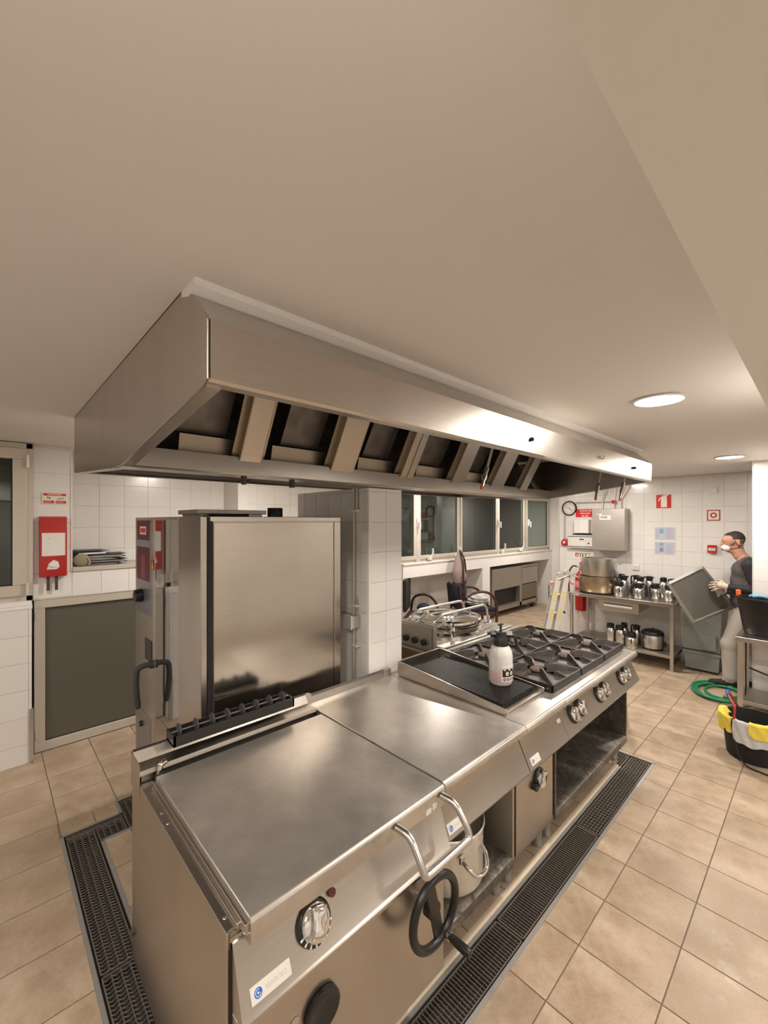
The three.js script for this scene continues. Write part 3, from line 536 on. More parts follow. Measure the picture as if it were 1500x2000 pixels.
// charcoal style grill
{
  const t = thing('grill_unit', 'stainless grill unit with black ribbed grate and a knob on its door', 'grill', [2.14, 0, -1.5]);
  unitTop(1.9145, 2.3595, t);
  unitPanel(1.916, 2.3585, t, 'front_panel');
  brandPlate(t, 1.985, 0.80, 0.088, 0.034);
  mk('sticker', onPanelGeo(new THREE.BoxGeometry(0.04, 0.02, 0.001), 2.325, 0.32, 0.001), M.white, t);
  mk('pilot_hole', onPanelGeo(new THREE.BoxGeometry(0.016, 0.012, 0.002), 2.31, 0.06, 0.001), M.gapShade, t);
  // splash guard: sloping side walls and a tall back
  const side = (x0, x1) => profX([[-1.90, 0.885], [-1.90, 0.975], [-1.86, 0.975], [-1.14, 0.915], ...arcPts(-1.135, 0.905, 0.01, 60, -60, 4), [-1.14, 0.885]], x0, x1, 0.001);
  mk('splash_guard', [side(1.932, 1.940), side(2.346, 2.354), bx(1.932, 2.354, 0.885, 0.975, -1.908, -1.90, 0.001), bx(1.94, 2.346, 0.881, 0.89, -1.90, -1.13), bx(1.94, 2.346, 0.885, 0.898, -1.145, -1.13, 0.002)], M.steel, t);
  mk('grate_bed', profX([[-1.82, 0.890], [-1.82, 0.925], [-1.185, 0.897], [-1.185, 0.890]], 1.985, 2.325), M.castBlack, t);
  const gr = mk('grate', [bar([1.985, 0.938, -1.82], [2.325, 0.938, -1.82], 0.006, 0.006, 6)], M.castBlack, t);
  for (let i = 0; i < 20; i++) { const x = 1.99 + i * 0.01737; mk('rib', profX([[-1.825, 0.925], [-1.825, 0.942], [-1.18, 0.914], [-1.175, 0.897]], x - 0.0045, x + 0.0045), M.castBlack, gr); }
  mk('cabinet', [bx(1.916, 1.93, 0.17, 0.66, -1.95, -1.08), bx(2.345, 2.358, 0.17, 0.66, -1.95, -1.08), bx(1.916, 2.358, 0.17, 0.19, -1.95, -1.08), bx(1.92, 2.35, 0.62, 0.815, -1.95, -1.95 + 0.01)], M.steel, t);
  const d = mk('door', [bx(1.935, 2.340, 0.185, 0.630, -1.095, -1.072, 0.003), bx(1.935, 2.340, 0.634, 0.648, -1.095, -1.075)], M.steel, t);
  mk('door_seam', bx(1.93, 2.345, 0.19, 0.655, -1.094, -1.084), M.gapShade, t);
  mk('knob', [lathe([[0, 0], [0.05, 0], [0.05, 0.008], [0.044, 0.014], [0, 0.014]], 0, 0, 0, 32).rotateX(Math.PI / 2).translate(2.165, 0.50, -1.072), lathe([[0, 0], [0.02, 0], [0.022, 0.02], [0, 0.022]], 0, 0, 0, 20).rotateX(Math.PI / 2).translate(2.118, 0.470, -1.072)], M.blackPlastic, d);
  const w = 0.018, L = 0.036, sh = new THREE.Shape(); sh.moveTo(-L, -w * 1.25); sh.quadraticCurveTo(0, -w * 0.4, L, -w * 1.25); sh.quadraticCurveTo(L * 1.12, 0, L, w * 1.25); sh.quadraticCurveTo(0, w * 0.4, -L, w * 1.25); sh.quadraticCurveTo(-L * 1.12, 0, -L, -w * 1.25);
  mk('knob_grip', [lathe([[0.036, 0.013], [0.034, 0.02], [0.02, 0.027], [0, 0.028]], 0, 0, 0, 28).rotateX(Math.PI / 2).translate(2.165, 0.50, -1.072), toCreasedNormals(new THREE.ExtrudeGeometry(sh, { depth: 0.012, bevelEnabled: true, bevelSize: 0.004, bevelThickness: 0.005, bevelSegments: 3 }), 0.9).rotateZ(1.2).translate(2.165, 0.50, -1.048)], M.chrome, d);
  for (const [x, z] of [[1.97, -1.15], [2.31, -1.15], [1.97, -1.85], [2.31, -1.85]]) mk('leg', foot(x, z, 0.155), M.galv, t);
}
// six burner range over an open cupboard
{
  const t = thing('gas_range', 'stainless six burner gas range with chrome knobs over a soiled open cupboard', 'range', [3.0, 0, -1.5]);
  const x0 = 2.362, x1 = 3.636;
  unitTop(x0, x1, t);
  mk('control_panel', profX([[PT[0], PT[1] + 0.01], PT, PB, [PB[0] - 0.006, PB[1] - 0.012], [-1.09, 0.655], [-1.09, 0.82]], x0, x1, 0.001), M.steel, t);
  for (const [x, s] of [[2.50, 0.44], [2.605, 0.40], [2.905, 0.44], [3.01, 0.40], [3.33, 0.44], [3.435, 0.40]]) chromeKnob(t, x, s, 0.05, 1.2 + rr(-0.1, 0.1), false);
  mk('back_rail', [profX([[-1.975, 0.905], [-1.968, 0.915], [-1.955, 0.905], [-1.95, 0.881], [-1.975, 0.875]], x0, x1, 0.001)], M.steelTop, t);
  mk('cupboard', [bx(x0 + 0.004, x0 + 0.02, 0.19, 0.66, -1.95, -1.07, 0.002), bx(x1 - 0.03, x1 - 0.012, 0.16, 0.66, -1.95, -1.07, 0.002), bx(x0 + 0.004, x1 - 0.02, 0.19, 0.815, -1.955, -1.945), bx(x0 + 0.02, x1 - 0.03, 0.655, 0.665, -1.95, -1.09)], M.grime, t);
  mk('shelf', profX([[-1.95, 0.20], [-1.95, 0.215], [-1.08, 0.215], [-1.068, 0.21], [-1.068, 0.165], [-1.08, 0.165], [-1.08, 0.20]], x0 + 0.01, x1 - 0.031, 0.001), M.grime, t);
  for (const [x, z] of [[2.42, -1.15], [3.58, -1.15], [2.42, -1.85], [3.58, -1.85]]) mk('leg', foot(x, z), M.galv, t);
  // pan support grids: three trays, each over two burners
  const gw = 0.405, gx = 2.385, z0 = -1.09, zd = 0.40;
  for (let i = 0; i < 3; i++) {
    const a = gx + i * (gw + 0.004), b = a + gw, g = mk('pan_support', [
      bx(a, b, 0.884, 0.926, z0 - 0.012, z0, 0.003), bx(a, b, 0.884, 0.926, z0 - 2 * zd, z0 - 2 * zd + 0.012, 0.003), bx(a, a + 0.012, 0.884, 0.926, z0 - 2 * zd, z0, 0.003), bx(b - 0.012, b, 0.884, 0.926, z0 - 2 * zd, z0, 0.003), bx(a, b, 0.890, 0.926, z0 - zd - 0.006, z0 - zd + 0.006, 0.003)], M.castBlack, t);
    mk('drip_tray', bx(a + 0.012, b - 0.012, 0.881, 0.892, z0 - 2 * zd + 0.012, z0 - 0.012), M.cast, g);
    if (!i) mk('slot', [bx(a - 0.001, a + 0.001, 0.896, 0.906, z0 - 0.10, z0 - 0.07), bx(a - 0.001, a + 0.001, 0.896, 0.906, z0 - 0.055, z0 - 0.025)], M.polish, g);
    for (let j = 0; j < 2; j++) {
      const cx = (a + b) / 2, cz = z0 - zd * (j + 0.5);
      // sloping webs from the frame to the burner opening
      const pts = [];
      const ring = (r, n = 32) => Array.from({ length: n }, (_, k) => { const q = k / n * Math.PI * 2; return [cx + r * Math.cos(q), cz + r * Math.sin(q)]; });
      const sh = poly([[a + 0.01, -(z0 - zd * j - 0.006)], [b - 0.01, -(z0 - zd * j - 0.006)], [b - 0.01, -(z0 - zd * (j + 1) + 0.006)], [a + 0.01, -(z0 - zd * (j + 1) + 0.006)]]), ho = new THREE.Path(); ring(0.105).forEach(([x, z], k) => k ? ho.lineTo(x, -z) : ho.moveTo(x, -z)); ho.closePath(); sh.holes.push(ho);
      mk('web', ext(sh, 0.005).rotateX(-Math.PI / 2).translate(0, 0.908, 0), M.cast, g);
      // upright fins pointing at the burner
      for (let k = 0; k < 8; k++) {
        const diag = k % 2 === 0, q = (k + 1) * Math.PI / 4, far = diag ? 0.262 : 0.19, inn = diag ? 0.06 : 0.10;
        const f = profZ(diag ? [[inn, 0.908], [inn + 0.002, 0.945], [inn + 0.02, 0.962], [0.12, 0.962], [far, 0.932], [far, 0.908]] : [[inn, 0.908], [inn + 0.03, 0.945], [far, 0.928], [far, 0.908]], -0.0042, 0.0042).rotateY(-q).translate(cx, 0, cz);
        mk('fin', f, M.cast, g);
      }
      const br = mk('burner', lathe([[0, 0], [0.06, 0], [0.058, 0.012], [0.03, 0.016], [0.03, 0.03], [0, 0.03]], cx, 0.892, cz, 28), M.cast, t);
      mk('burner_cap', lathe([[0, 0.022], [0.042, 0.022], [0.046, 0.028], [0.042, 0.036], [0.03, 0.040], [0, 0.040]], cx, 0.895, cz, 28), M.rustCap, br);
    }
  }
}
// spray bottle standing on the grill
{
  const x = 2.225, z = -1.335, y = 0.918, t = thing('spray_bottle', 'white pump spray bottle with black head standing on the black grill', 'bottle', [x, y, z]);
  mk('bottle', lathe([[0, 0.012], [0.02, 0.006], [0.04, 0], [0.055, 0.004], [0.062, 0.02], [0.062, 0.155], [0.058, 0.175], [0.048, 0.195], [0.036, 0.208], [0.034, 0.215], [0, 0.215]], x, y, z, 40), M.bottle, t);
  mk('liquid', lathe([[0.0625, 0.02], [0.0628, 0.022], [0.0628, 0.075], [0.0625, 0.077]], x, y, z, 40), M.liquid, t);
  mk('cap', lathe([[0.040, 0.205], [0.041, 0.225], [0.036, 0.245], [0.030, 0.262], [0.030, 0.275], [0, 0.275]], x, y, z, 28), M.blackPlastic, t);
  mk('pump', [bar([x, y + 0.27, z], [x, y + 0.315, z], 0.006), bx(x - 0.018, x + 0.018, y + 0.312, y + 0.32, z - 0.008, z + 0.008, 0.003)], M.blackPlastic, t);
  const d = V(0.725, 0, 0.688);
  const pt = (k, h) => [x + d.x * k, y + h, z + d.z * k];
  mk('trigger_head', [beam(pt(-0.055, 0.266), pt(0.06, 0.262), 0.024, 0.026), bar(pt(-0.05, 0.266), pt(-0.072, 0.27), 0.009, 0.007), tube([pt(0.05, 0.265), pt(0.075, 0.25), pt(0.085, 0.215), pt(0.098, 0.175)], 0.009, { seg: 8 }), tube([pt(0.03, 0.25), pt(0.05, 0.225), pt(0.07, 0.215)], 0.006, { seg: 8 })], M.blackPlastic, t);
  // printed sleeve wrapped on the side that faces the camera
  const cv = document.createElement('canvas'); cv.width = 256; cv.height = 200; const c = cv.getContext('2d');
  fill(c, '#dcd6cf', 0, 0, 256, 200); fill(c, '#161414', 20, 40, 216, 100); c.fillStyle = '#dcd6cf';
  for (const [a, b, r] of [[52, 44, 20], [128, 44, 22], [205, 44, 20], [90, 100, 26], [166, 100, 26]]) { c.beginPath(); c.arc(a, b, r, 0, 7); c.fill(); }
  c.fillStyle = '#8b8580'; for (const [a, b] of [[52, 44], [128, 44], [205, 44], [90, 100], [166, 100]]) { c.beginPath(); c.arc(a, b, 9, 0, 7); c.fill(); }
  c.strokeStyle = '#161414'; c.lineWidth = 9; for (const a of [50, 102, 154, 206]) { c.beginPath(); c.arc(a, 170, 15, 0, 7); c.stroke(); c.fillStyle = '#161414'; c.beginPath(); c.arc(a, 170, 6, 0, 7); c.fill(); }
  const tx = new THREE.CanvasTexture(cv); tx.colorSpace = THREE.SRGBColorSpace;
  const lab = new THREE.Mesh(new THREE.CylinderGeometry(0.0635, 0.0635, 0.086, 20, 1, true, -1.0, 1.5), std({ map: tx, roughness: 0.5 })); lab.name = 'printed_label'; lab.castShadow = lab.receiveShadow = true;
  lab.position.set(0, 0.07, 0); t.add(lab); t.scale.setScalar(1.1);
}

// ---------------------------------------------------------------- extraction hood
{
  const x0 = 0.385, x1 = 4.10, xs = 2.14;
  const t = thing('extraction_hood', 'long brushed steel extraction hood with open filter slots under the ceiling', 'hood', [2.25, 2.1, -2.06]);
  const side = [[-1.188, 2.52], [-1.02, 2.366], [-1.02, 2.222], [-1.05, 2.212], [-1.91, 2.10], [-2.03, 2.10], [-3.07, 2.165], [-3.10, 2.175], [-3.10, 2.52]];
  mk('end_panel', profX(side, x0, x0 + 0.008, 0.001, 0.2), M.steelHood, t);
  mk('end_panel', profX(side, x1 - 0.008, x1, 0.001, 0.2), M.steel, t);
  // folded lip on the inside of each end panel
  const lip = (xa, xb) => [profX([[-1.05, 2.212], [-1.91, 2.10], [-1.91, 2.106], [-1.05, 2.219]], xa, xb), profX([[-2.03, 2.10], [-3.07, 2.165], [-3.07, 2.172], [-2.03, 2.107]], xa, xb)];
  mk('folded_lip', lip(x0 + 0.008, x0 + 0.045), M.steel, t); mk('folded_lip', lip(x1 - 0.045, x1 - 0.008), M.steel, t);
  const front = (a, b, dz) => profX([[-1.188, 2.52], [-1.02 + dz, 2.366], [-1.02 + dz, 2.224], [-1.026, 2.216], [-1.062, 2.216], [-1.062, 2.224], [-1.032, 2.226], [-1.032, 2.360], [-1.20, 2.515]], a, b, 0, 0.3);
  mk('front_panel', front(x0 + 0.004, xs - 0.001, 0), M.steelHood, t);
  mk('front_panel', front(xs + 0.001, x1 - 0.004, -0.002), M.steelHood, t);
  mks('panel_screw', [[1.98, 2.29], [3.62, 2.29]].map(([x, y]) => bar([x, y, -1.02], [x + 0.006, y, -1.005], 0.011, 0.009)), M.blackPlastic, t);
  mks('panel_screw', [2.95].map(x => bar([x, 2.30, -1.02], [x, 2.30, -1.008], 0.011)), M.polish, t);
  mk('rear_panel', [profX([[-3.10, 2.52], [-3.10, 2.175], [-3.07, 2.165], [-3.03, 2.165], [-3.03, 2.172], [-3.065, 2.175], [-3.085, 2.185], [-3.085, 2.52]], x0 + 0.004, x1 - 0.004)], M.steel, t);
  mk('gutter', profX([[-1.91, 2.183], [-1.902, 2.183], [-1.902, 2.104], [-1.912, 2.098], [-2.03, 2.098], [-2.04, 2.104], [-2.04, 2.183], [-2.03, 2.183], [-2.025, 2.12], [-1.92, 2.12]], x0 + 0.008, x1 - 0.008, 0, 0.3), M.steel, t);
  mks('drain_plug', [bar([0.92, 2.10, -1.97], [0.92, 2.06, -1.97], 0.015, 0.012), bar([0.90, 2.075, -1.97], [0.95, 2.075, -1.97], 0.008), bar([1.19, 2.10, -1.97], [1.19, 2.06, -1.97], 0.015)], M.blackPlastic, t);
  // plenum above the ceiling
  mk('plenum', [bx(x0, x1, 2.78, 2.80, -3.10, -1.19), bx(x0, x1, 2.5, 2.8, -1.205, -1.19), bx(x0, x1, 2.5, 2.8, -3.10, -3.085), bx(x0, x0 + 0.01, 2.5, 2.8, -3.10, -1.19), bx(x1 - 0.01, x1, 2.5, 2.8, -3.10, -1.19)], M.grease, t);
  mks('duct_opening', [[0.55, 0.83], [1.02, 1.33], [1.60, 1.88], [2.15, 2.42], [2.70, 2.95], [3.2, 3.4]].map(([a, b]) => bx(a, b - 0.08, 2.768, 2.782, -1.75, -1.45)), M.gapShade, t);  // black sheets painted as the darkness inside the duct holes
  mk('inner_baffle', [[0.46, 4.04]].map(([a, b]) => beamPlate(a, b)), M.grease, t);
  function beamPlate(a, b) { return profX([[-2.03, 2.17], [-2.39, 2.72], [-2.38, 2.725], [-2.02, 2.175]], a, b); }
  // rear of each slot: the slide the filter stood on
  for (const [a, b] of [[0.72, 0.875], [1.17, 1.40], [1.75, 1.94], [2.28, 2.48], [2.82, 3.0]]) mk('slot_floor', profX([[-2.00, 2.13], [-1.965, 2.27], [-1.96, 2.27], [-1.995, 2.13]], a - 0.1, b), M.copper, t);
  for (const [a, b] of [[0.40, 0.84], [1.0, 1.37], [1.58, 1.92], [2.09, 2.46], [2.66, 2.98], [3.22, 3.45]]) mk('inner_panel', profX([[-2.0, 2.29], [-1.70, 2.78], [-1.695, 2.775], [-1.995, 2.285]], a + 0.36 * (b - a), b), M.grease, t);
  // filter rails: a flat web with a folded channel on each side
  for (const [a, b, open] of [[0.868, 0.972, 0], [1.395, 1.55, 0], [1.945, 2.06, 1], [2.485, 2.63, 0], [3.01, 3.19, 0], [3.48, 3.60, 0]]) {
    const lo = [-1.902, 2.165], hi = [-1.64, 2.64];
    const strip = (xa, xb, d0, d1) => profX([[lo[0] + d0, lo[1]], [hi[0] + d0, hi[1]], [hi[0] + d1, hi[1]], [lo[0] + d1, lo[1]]], xa, xb);
    const r = mk('filter_rail', strip(a, b, 0.0, 0.006), M.steel, t);
    mk('channel', [strip(a - 0.03, a, -0.04, -0.034), strip(a - 0.003, a + 0.002, -0.04, 0.006), strip(b - 0.002, b + 0.003, -0.04, 0.006), strip(b, b + 0.03, -0.04, -0.034)], M.copper, r);
    if (open) mk('seam', strip((a + b) / 2 - 0.002, (a + b) / 2 + 0.002, 0.006, 0.0075), M.gapShade, r);
  }
}
// fire suppression nozzles hanging under the hood
[[[2.34, 2.36, -1.46], [2.255, 2.08, -1.49], 'metal spray nozzle pipe hanging in the middle of the hood'],
 [[3.93, 2.36, -1.36], [3.87, 2.065, -1.39], 'metal spray nozzle pipe at the far end of the hood, the left one'],
 [[3.91, 2.36, -1.15], [3.85, 2.05, -1.19], 'metal spray nozzle pipe at the far end of the hood, the right one']].forEach(([p, q, label]) => {
  const t = thing('nozzle_pipe', label, 'nozzle', q, 'spray nozzles under the hood'), a = V(...p), b = V(...q), L = (s) => a.clone().lerp(b, s).toArray();
  mk('pipe', bar(L(-0.35), L(0.62), 0.009), M.aluBright, t);
  mk('coupling', [bar(L(0.5), L(0.6), 0.014), bar(L(0.68), L(0.78), 0.017, 0.017, 6), bar(L(0.6), L(0.93), 0.012)], M.polish, t);
  mk('nozzle_cap', bar(L(0.93), L(1.0), 0.012, 0.010), M.orange, t);
});

// ---------------------------------------------------------------- combi oven
{
  const X = 0.762, X1 = 1.618, ZN = -2.105, ZR = -3.335, YT = 1.905;
  const t = thing('combi_oven', 'tall stainless combi oven with glass door and black lever handle', 'oven', [1.19, 0, -2.72]);
  mk('body', [bx(X + 0.04, X1, 0.12, YT, ZR, ZN, 0.004)], M.steelOven, t);
  mk('side_panel', [bx(X + 0.062, X1 - 0.055, 0.3, YT - 0.03, ZN, ZN + 0.006, 0.003), bx(X1 - 0.05, X1 - 0.001, 0.3, YT - 0.03, ZN, ZN + 0.005, 0.003), bx(X + 0.045, X1, YT - 0.026, YT - 0.001, ZN, ZN + 0.005, 0.003)], M.steelOven, t);
  mk('door_gap', bx(X + 0.033, X + 0.06, 0.2, YT - 0.004, ZN - 0.03, ZN + 0.0015), M.blackMatt, t);
  const d = mk('door', [bx(X, X + 0.032, 0.2, YT, ZN - 0.33, ZN + 0.002, 0.006), bx(X, X + 0.032, 0.2, YT, -2.888, -2.868, 0.004), bx(X, X + 0.032, 0.2, 0.26, -2.888, ZN - 0.33, 0.004), bx(X, X + 0.032, YT - 0.02, YT, -2.888, ZN - 0.33, 0.004)], M.steel, t);
  mk('pane', bx(X + 0.002, X + 0.02, 0.26, YT - 0.02, -2.87, -2.433), M.ovenGlass, d);
  const cp = mk('control_strip', bx(X, X + 0.05, 0.2, YT, ZR, -2.892, 0.006), M.steel, t);
  const inlay = (y0, y1, m) => mk('inlay', bx(X - 0.002, X + 0.002, y0, y1, -3.30, -2.955, 0.001), m, cp);
  inlay(1.27, YT - 0.03, std({ color: rgb(0.20, 0.20, 0.23), roughness: 0.3, metalness: 0.4 }));
  inlay(0.30, 0.62, std({ color: rgb(0.22, 0.21, 0.21), roughness: 0.35, metalness: 0.4 }));
  printed('logo_print', 0.30, 0.13, (c, W, Hh) => { fill(c, '#5e1f28', 0, 0, W, Hh); fill(c, '#e8d8d6', W * 0.25, Hh * 0.30, W * 0.5, Hh * 0.42); fill(c, '#c8323c', W * 0.29, Hh * 0.40, W * 0.42, Hh * 0.22); }, cp, [X - 0.003, 1.82, -3.13], -Math.PI / 2, 0, 128);
  printed('display_print', 0.30, 0.22, (c, W, Hh) => { fill(c, '#5a2029', 0, 0, W, Hh); fill(c, '#8d4049', W * 0.35, Hh * 0.25, W * 0.3, Hh * 0.7); }, cp, [X - 0.003, 1.60, -3.13], -Math.PI / 2, 0, 128);
  printed('warning_print', 0.05, 0.06, (c, W, Hh) => { fill(c, '#a33a2c', 0, 0, W, Hh); c.fillStyle = '#e2b01e'; c.beginPath(); c.moveTo(W / 2, Hh * 0.08); c.lineTo(W * 0.95, Hh * 0.92); c.lineTo(W * 0.05, Hh * 0.92); c.fill(); }, cp, [X - 0.002, 1.605, -2.915], -Math.PI / 2, 0, 64);
  mk('selector_knob', lathe([[0, 0], [0.042, 0], [0.046, 0.01], [0.040, 0.045], [0.03, 0.05], [0, 0.05]], 0, 0, 0, 28).rotateZ(Math.PI / 2).translate(X - 0.002, 1.385, -3.15), M.blackPlastic, cp);
  mk('usb_cover', [bx(X - 0.004, X + 0.002, 0.98, 1.12, -3.08, -2.93, 0.002)], M.blackPlastic, cp);
  mk('key_switch', bar([X, 0.53, -3.15], [X - 0.02, 0.53, -3.15], 0.018), M.blackPlastic, cp);
  const h = mk('handle', [tube([[X, 0.985, -2.905], [X - 0.05, 0.985, -2.908], [X - 0.082, 0.972, -2.912], [X - 0.092, 0.92, -2.915], [X - 0.088, 0.80, -2.92], [X - 0.08, 0.735, -2.925]], 0.017, { seg: 12, n: 40 }), ball(0.016, X - 0.08, 0.735, -2.925), bar([X + 0.005, 0.985, -2.905], [X - 0.02, 0.985, -2.905], 0.026)], M.rubberGrey, d);
  // equipment on the roof
  mk('roof_box', [bx(0.86, 1.28, YT + 0.016, YT + 0.042, -2.75, -2.42, 0.003), bx(0.88, 1.26, YT - 0.002, YT + 0.016, -2.73, -2.44)], M.steelSoft, t);
  mk('roof_hose', [bar([0.92, YT + 0.010, -2.40], [1.15, YT + 0.010, -2.40], 0.009)], M.blackMatt, t);
  mk('flue', lathe([[0.048, -0.005], [0.048, 0.055], [0.046, 0.06], [0.042, 0.055], [0.042, 0]], 1.355, YT, -2.45, 28), M.castBlack, t);
  for (const [x, z] of [[0.87, -2.2], [1.54, -2.2], [0.87, -3.25], [1.54, -3.25]]) mk('leg', lathe([[0, 0], [0.03, 0], [0.028, 0.03], [0.024, 0.12], [0, 0.12]], x, 0.0, z, 18), M.satin, t);
  mk('base', bx(X + 0.02, X1 - 0.01, 0.11, 0.30, ZR + 0.01, ZN - 0.01, 0.003), M.steelSoft, t);
}
// conduit and socket box on the column
{
  const t = thing('conduit', 'grey electrical conduit running down the tiled column', 'pipe', [1.758, 0.9, -2.14]);
  mk('pipe', [bar([1.752, 0.55, -2.135], [1.752, 2.10, -2.135], 0.011), bar([1.757, 1.95, -2.11], [1.757, 2.10, -2.11], 0.009), bar([1.757, 1.30, -2.112], [1.757, 1.38, -2.112], 0.006)], M.pipe, t);
  mks('clip', [1.95, 1.33, 1.07].map(y => bx(1.738, 1.77, y - 0.008, y + 0.008, -2.15, -2.09, 0.003)), M.whitePlastic, t);
  const b = thing('junction_box', 'small grey socket box on the tiled column beside the oven', 'socket', [1.74, 1.2, -2.19]);
  mk('box', bx(1.70, 1.769, 1.19, 1.268, -2.30, -2.09, 0.004), M.pipe, b);
  mk('lid', bx(1.69, 1.702, 1.185, 1.273, -2.305, -2.085, 0.003), M.aluBright, b);
}

// ---------------------------------------------------------------- rear appliances: boiling kettle and open pan
{
  const t = thing('boiling_kettle', 'stainless boiling kettle with round lid and two long handle rails', 'kettle', [3.15, 0, -2.5]);
  mk('body', [bx(2.66, 3.66, 0.1, 0.83, -2.96, -2.10, 0.003)], M.steel, t);
  mk('top', profX([[-2.98, 0.83], [-2.98, 0.88], [-2.085, 0.88], [-2.078, 0.875], [-2.078, 0.835], [-2.085, 0.83]], 2.62, 3.665, 0.002), M.steelTop, t);
  
  const cx = 3.16, cz = -2.47;
  mk('pan_rim', lathe([[0.335, 0], [0.34, 0.004], [0.32, 0.02], [0.318, 0.05], [0.322, 0.055], [0.30, 0.06]], cx, 0.88, cz, 56), M.polish, t);
  const lid = mk('lid', lathe([[0, 0.028], [0.16, 0.026], [0.22, 0.018], [0.24, 0.010], [0.29, 0.006], [0.318, -0.006], [0.322, -0.02], [0.322, -0.05], [0.315, -0.055]], cx, 0.995, cz, 56), M.polish, t);
  for (const z of [-2.33, -2.61]) {
    const r = mk('handle_rail', tube([[2.80, 0.965, z], [2.80, 1.01, z], [2.90, 1.055, z], [3.56, 1.055, z], [3.62, 1.03, z], [3.65, 0.88, z]], 0.0125, { round: 0.06, seg: 12, n: 70 }), M.satin, lid);
    mk('bracket', [bar([2.98, 0.99, z], [2.98, 1.05, z], 0.006), bar([3.34, 0.99, z], [3.34, 1.05, z], 0.006), bar([2.82, 0.97, z + 0.03], [3.0, 1.03, z + 0.03], 0.007)], M.satin, r);
  }
  mk('hinge_boss', ball(0.05, 3.60, 0.882, -2.30, 1.3, 0.5, 0.8), M.polish, t);
  mk('valve', [bar([2.86, 0.88, -2.17], [2.86, 0.935, -2.17], 0.019), bar([2.86, 0.935, -2.17], [2.86, 0.955, -2.17], 0.022, 0.022, 6), bar([2.86, 0.955, -2.17], [2.86, 0.985, -2.17], 0.024, 0.017, 6), bar([2.86, 0.985, -2.17], [2.86, 1.02, -2.17], 0.012, 0.012, 6)], M.chrome, t);
  for (const [x, z] of [[2.74, -2.2], [3.58, -2.2], [2.74, -2.88], [3.58, -2.88]]) mk('leg', lathe([[0, 0], [0.028, 0], [0.024, 0.03], [0.03, 0.1], [0, 0.1]], x, 0, z, 16), M.satin, t);
}
{
  const t = thing('open_fry_pan', 'open stainless pan unit with tubular rim and black knobs beside the column', 'pan', [2.35, 0, -2.5]);
  mk('body', [bx(2.08, 2.60, 0.1, 0.76, -2.96, -2.12, 0.003)], M.steel, t);
  mk('pan', [bx(2.085, 2.10, 0.74, 0.875, -2.9, -2.12, 0.003), bx(2.44, 2.455, 0.74, 0.875, -2.9, -2.12, 0.003), bx(2.085, 2.455, 0.74, 0.875, -2.135, -2.12, 0.003), bx(2.085, 2.455, 0.74, 0.875, -2.9, -2.885, 0.003), bx(2.09, 2.45, 0.74, 0.775, -2.9, -2.12)], M.steelTop, t);
  mk('pan_residue', bx(2.425, 2.44, 0.775, 0.868, -2.88, -2.14), std({ color: rgb(0.16, 0.09, 0.035), roughness: 0.6, metalness: 0.3 }), t);
  const b = mk('lid_panel', [bx(2.485, 2.525, 0.86, 1.05, -2.72, -2.09, 0.008), bar([2.505, 1.055, -2.74], [2.505, 1.055, -2.07], 0.02), bar([2.505, 1.055, -2.075], [2.505, 0.88, -2.075], 0.018)], M.steelSoft, t);
  for (let i = 0; i < 6; i++) mk('knob', lathe([[0, 0], [0.027, 0], [0.024, 0.025], [0, 0.028]], 0, 0, 0, 18).rotateZ(Math.PI / 2).translate(2.486, 0.935, -2.16 - i * 0.095), M.blackPlastic, b);
  for (const [x, z] of [[2.16, -2.2], [2.52, -2.2], [2.16, -2.88], [2.52, -2.88]]) mk('leg', lathe([[0, 0], [0.028, 0], [0.024, 0.03], [0.03, 0.1], [0, 0.1]], x, 0, z, 16), M.satin, t);
}

// ---------------------------------------------------------------- things on the back wall, left
{
  const t = thing('fire_blanket_box', 'flat red fire blanket box with white notice on the left wall', 'fire blanket', [0.40, 1.43, -4.39]);
  mk('case', profX([[-4.394, 1.425], [-4.394, 1.92], [-4.375, 1.92], [-4.335, 1.91], [-4.33, 1.90], [-4.33, 1.445], [-4.335, 1.43], [-4.375, 1.425]], 0.312, 0.490, 0.004), M.red, t);
  mk('notice', profZ([[0.327, 1.60], [0.327, 1.785], [0.477, 1.785], [0.477, 1.60], [0.34, 1.598]], -4.331, -4.328), M.white, t);
  mk('notice_pin', ball(0.004, 0.37, 1.74, -4.328), M.pipe, t);
  mk('torn_sticker', [profZ([[0.358, 1.49], [0.37, 1.535], [0.40, 1.565], [0.432, 1.55], [0.44, 1.505], [0.42, 1.488]], -4.331, -4.327), profZ([[0.372, 1.525], [0.41, 1.53], [0.435, 1.51], [0.39, 1.505]], -4.327, -4.32)], M.white, t);
  mks('strap', [profX([[-4.362, 1.43], [-4.357, 1.43], [-4.352, 1.36], [-4.36, 1.315], [-4.366, 1.36]], 0.36, 0.379), profX([[-4.362, 1.43], [-4.357, 1.43], [-4.345, 1.36], [-4.36, 1.315], [-4.366, 1.36]], 0.413, 0.432)], std({ color: rgb(0.07, 0.045, 0.045), roughness: 0.8 }), t);
}
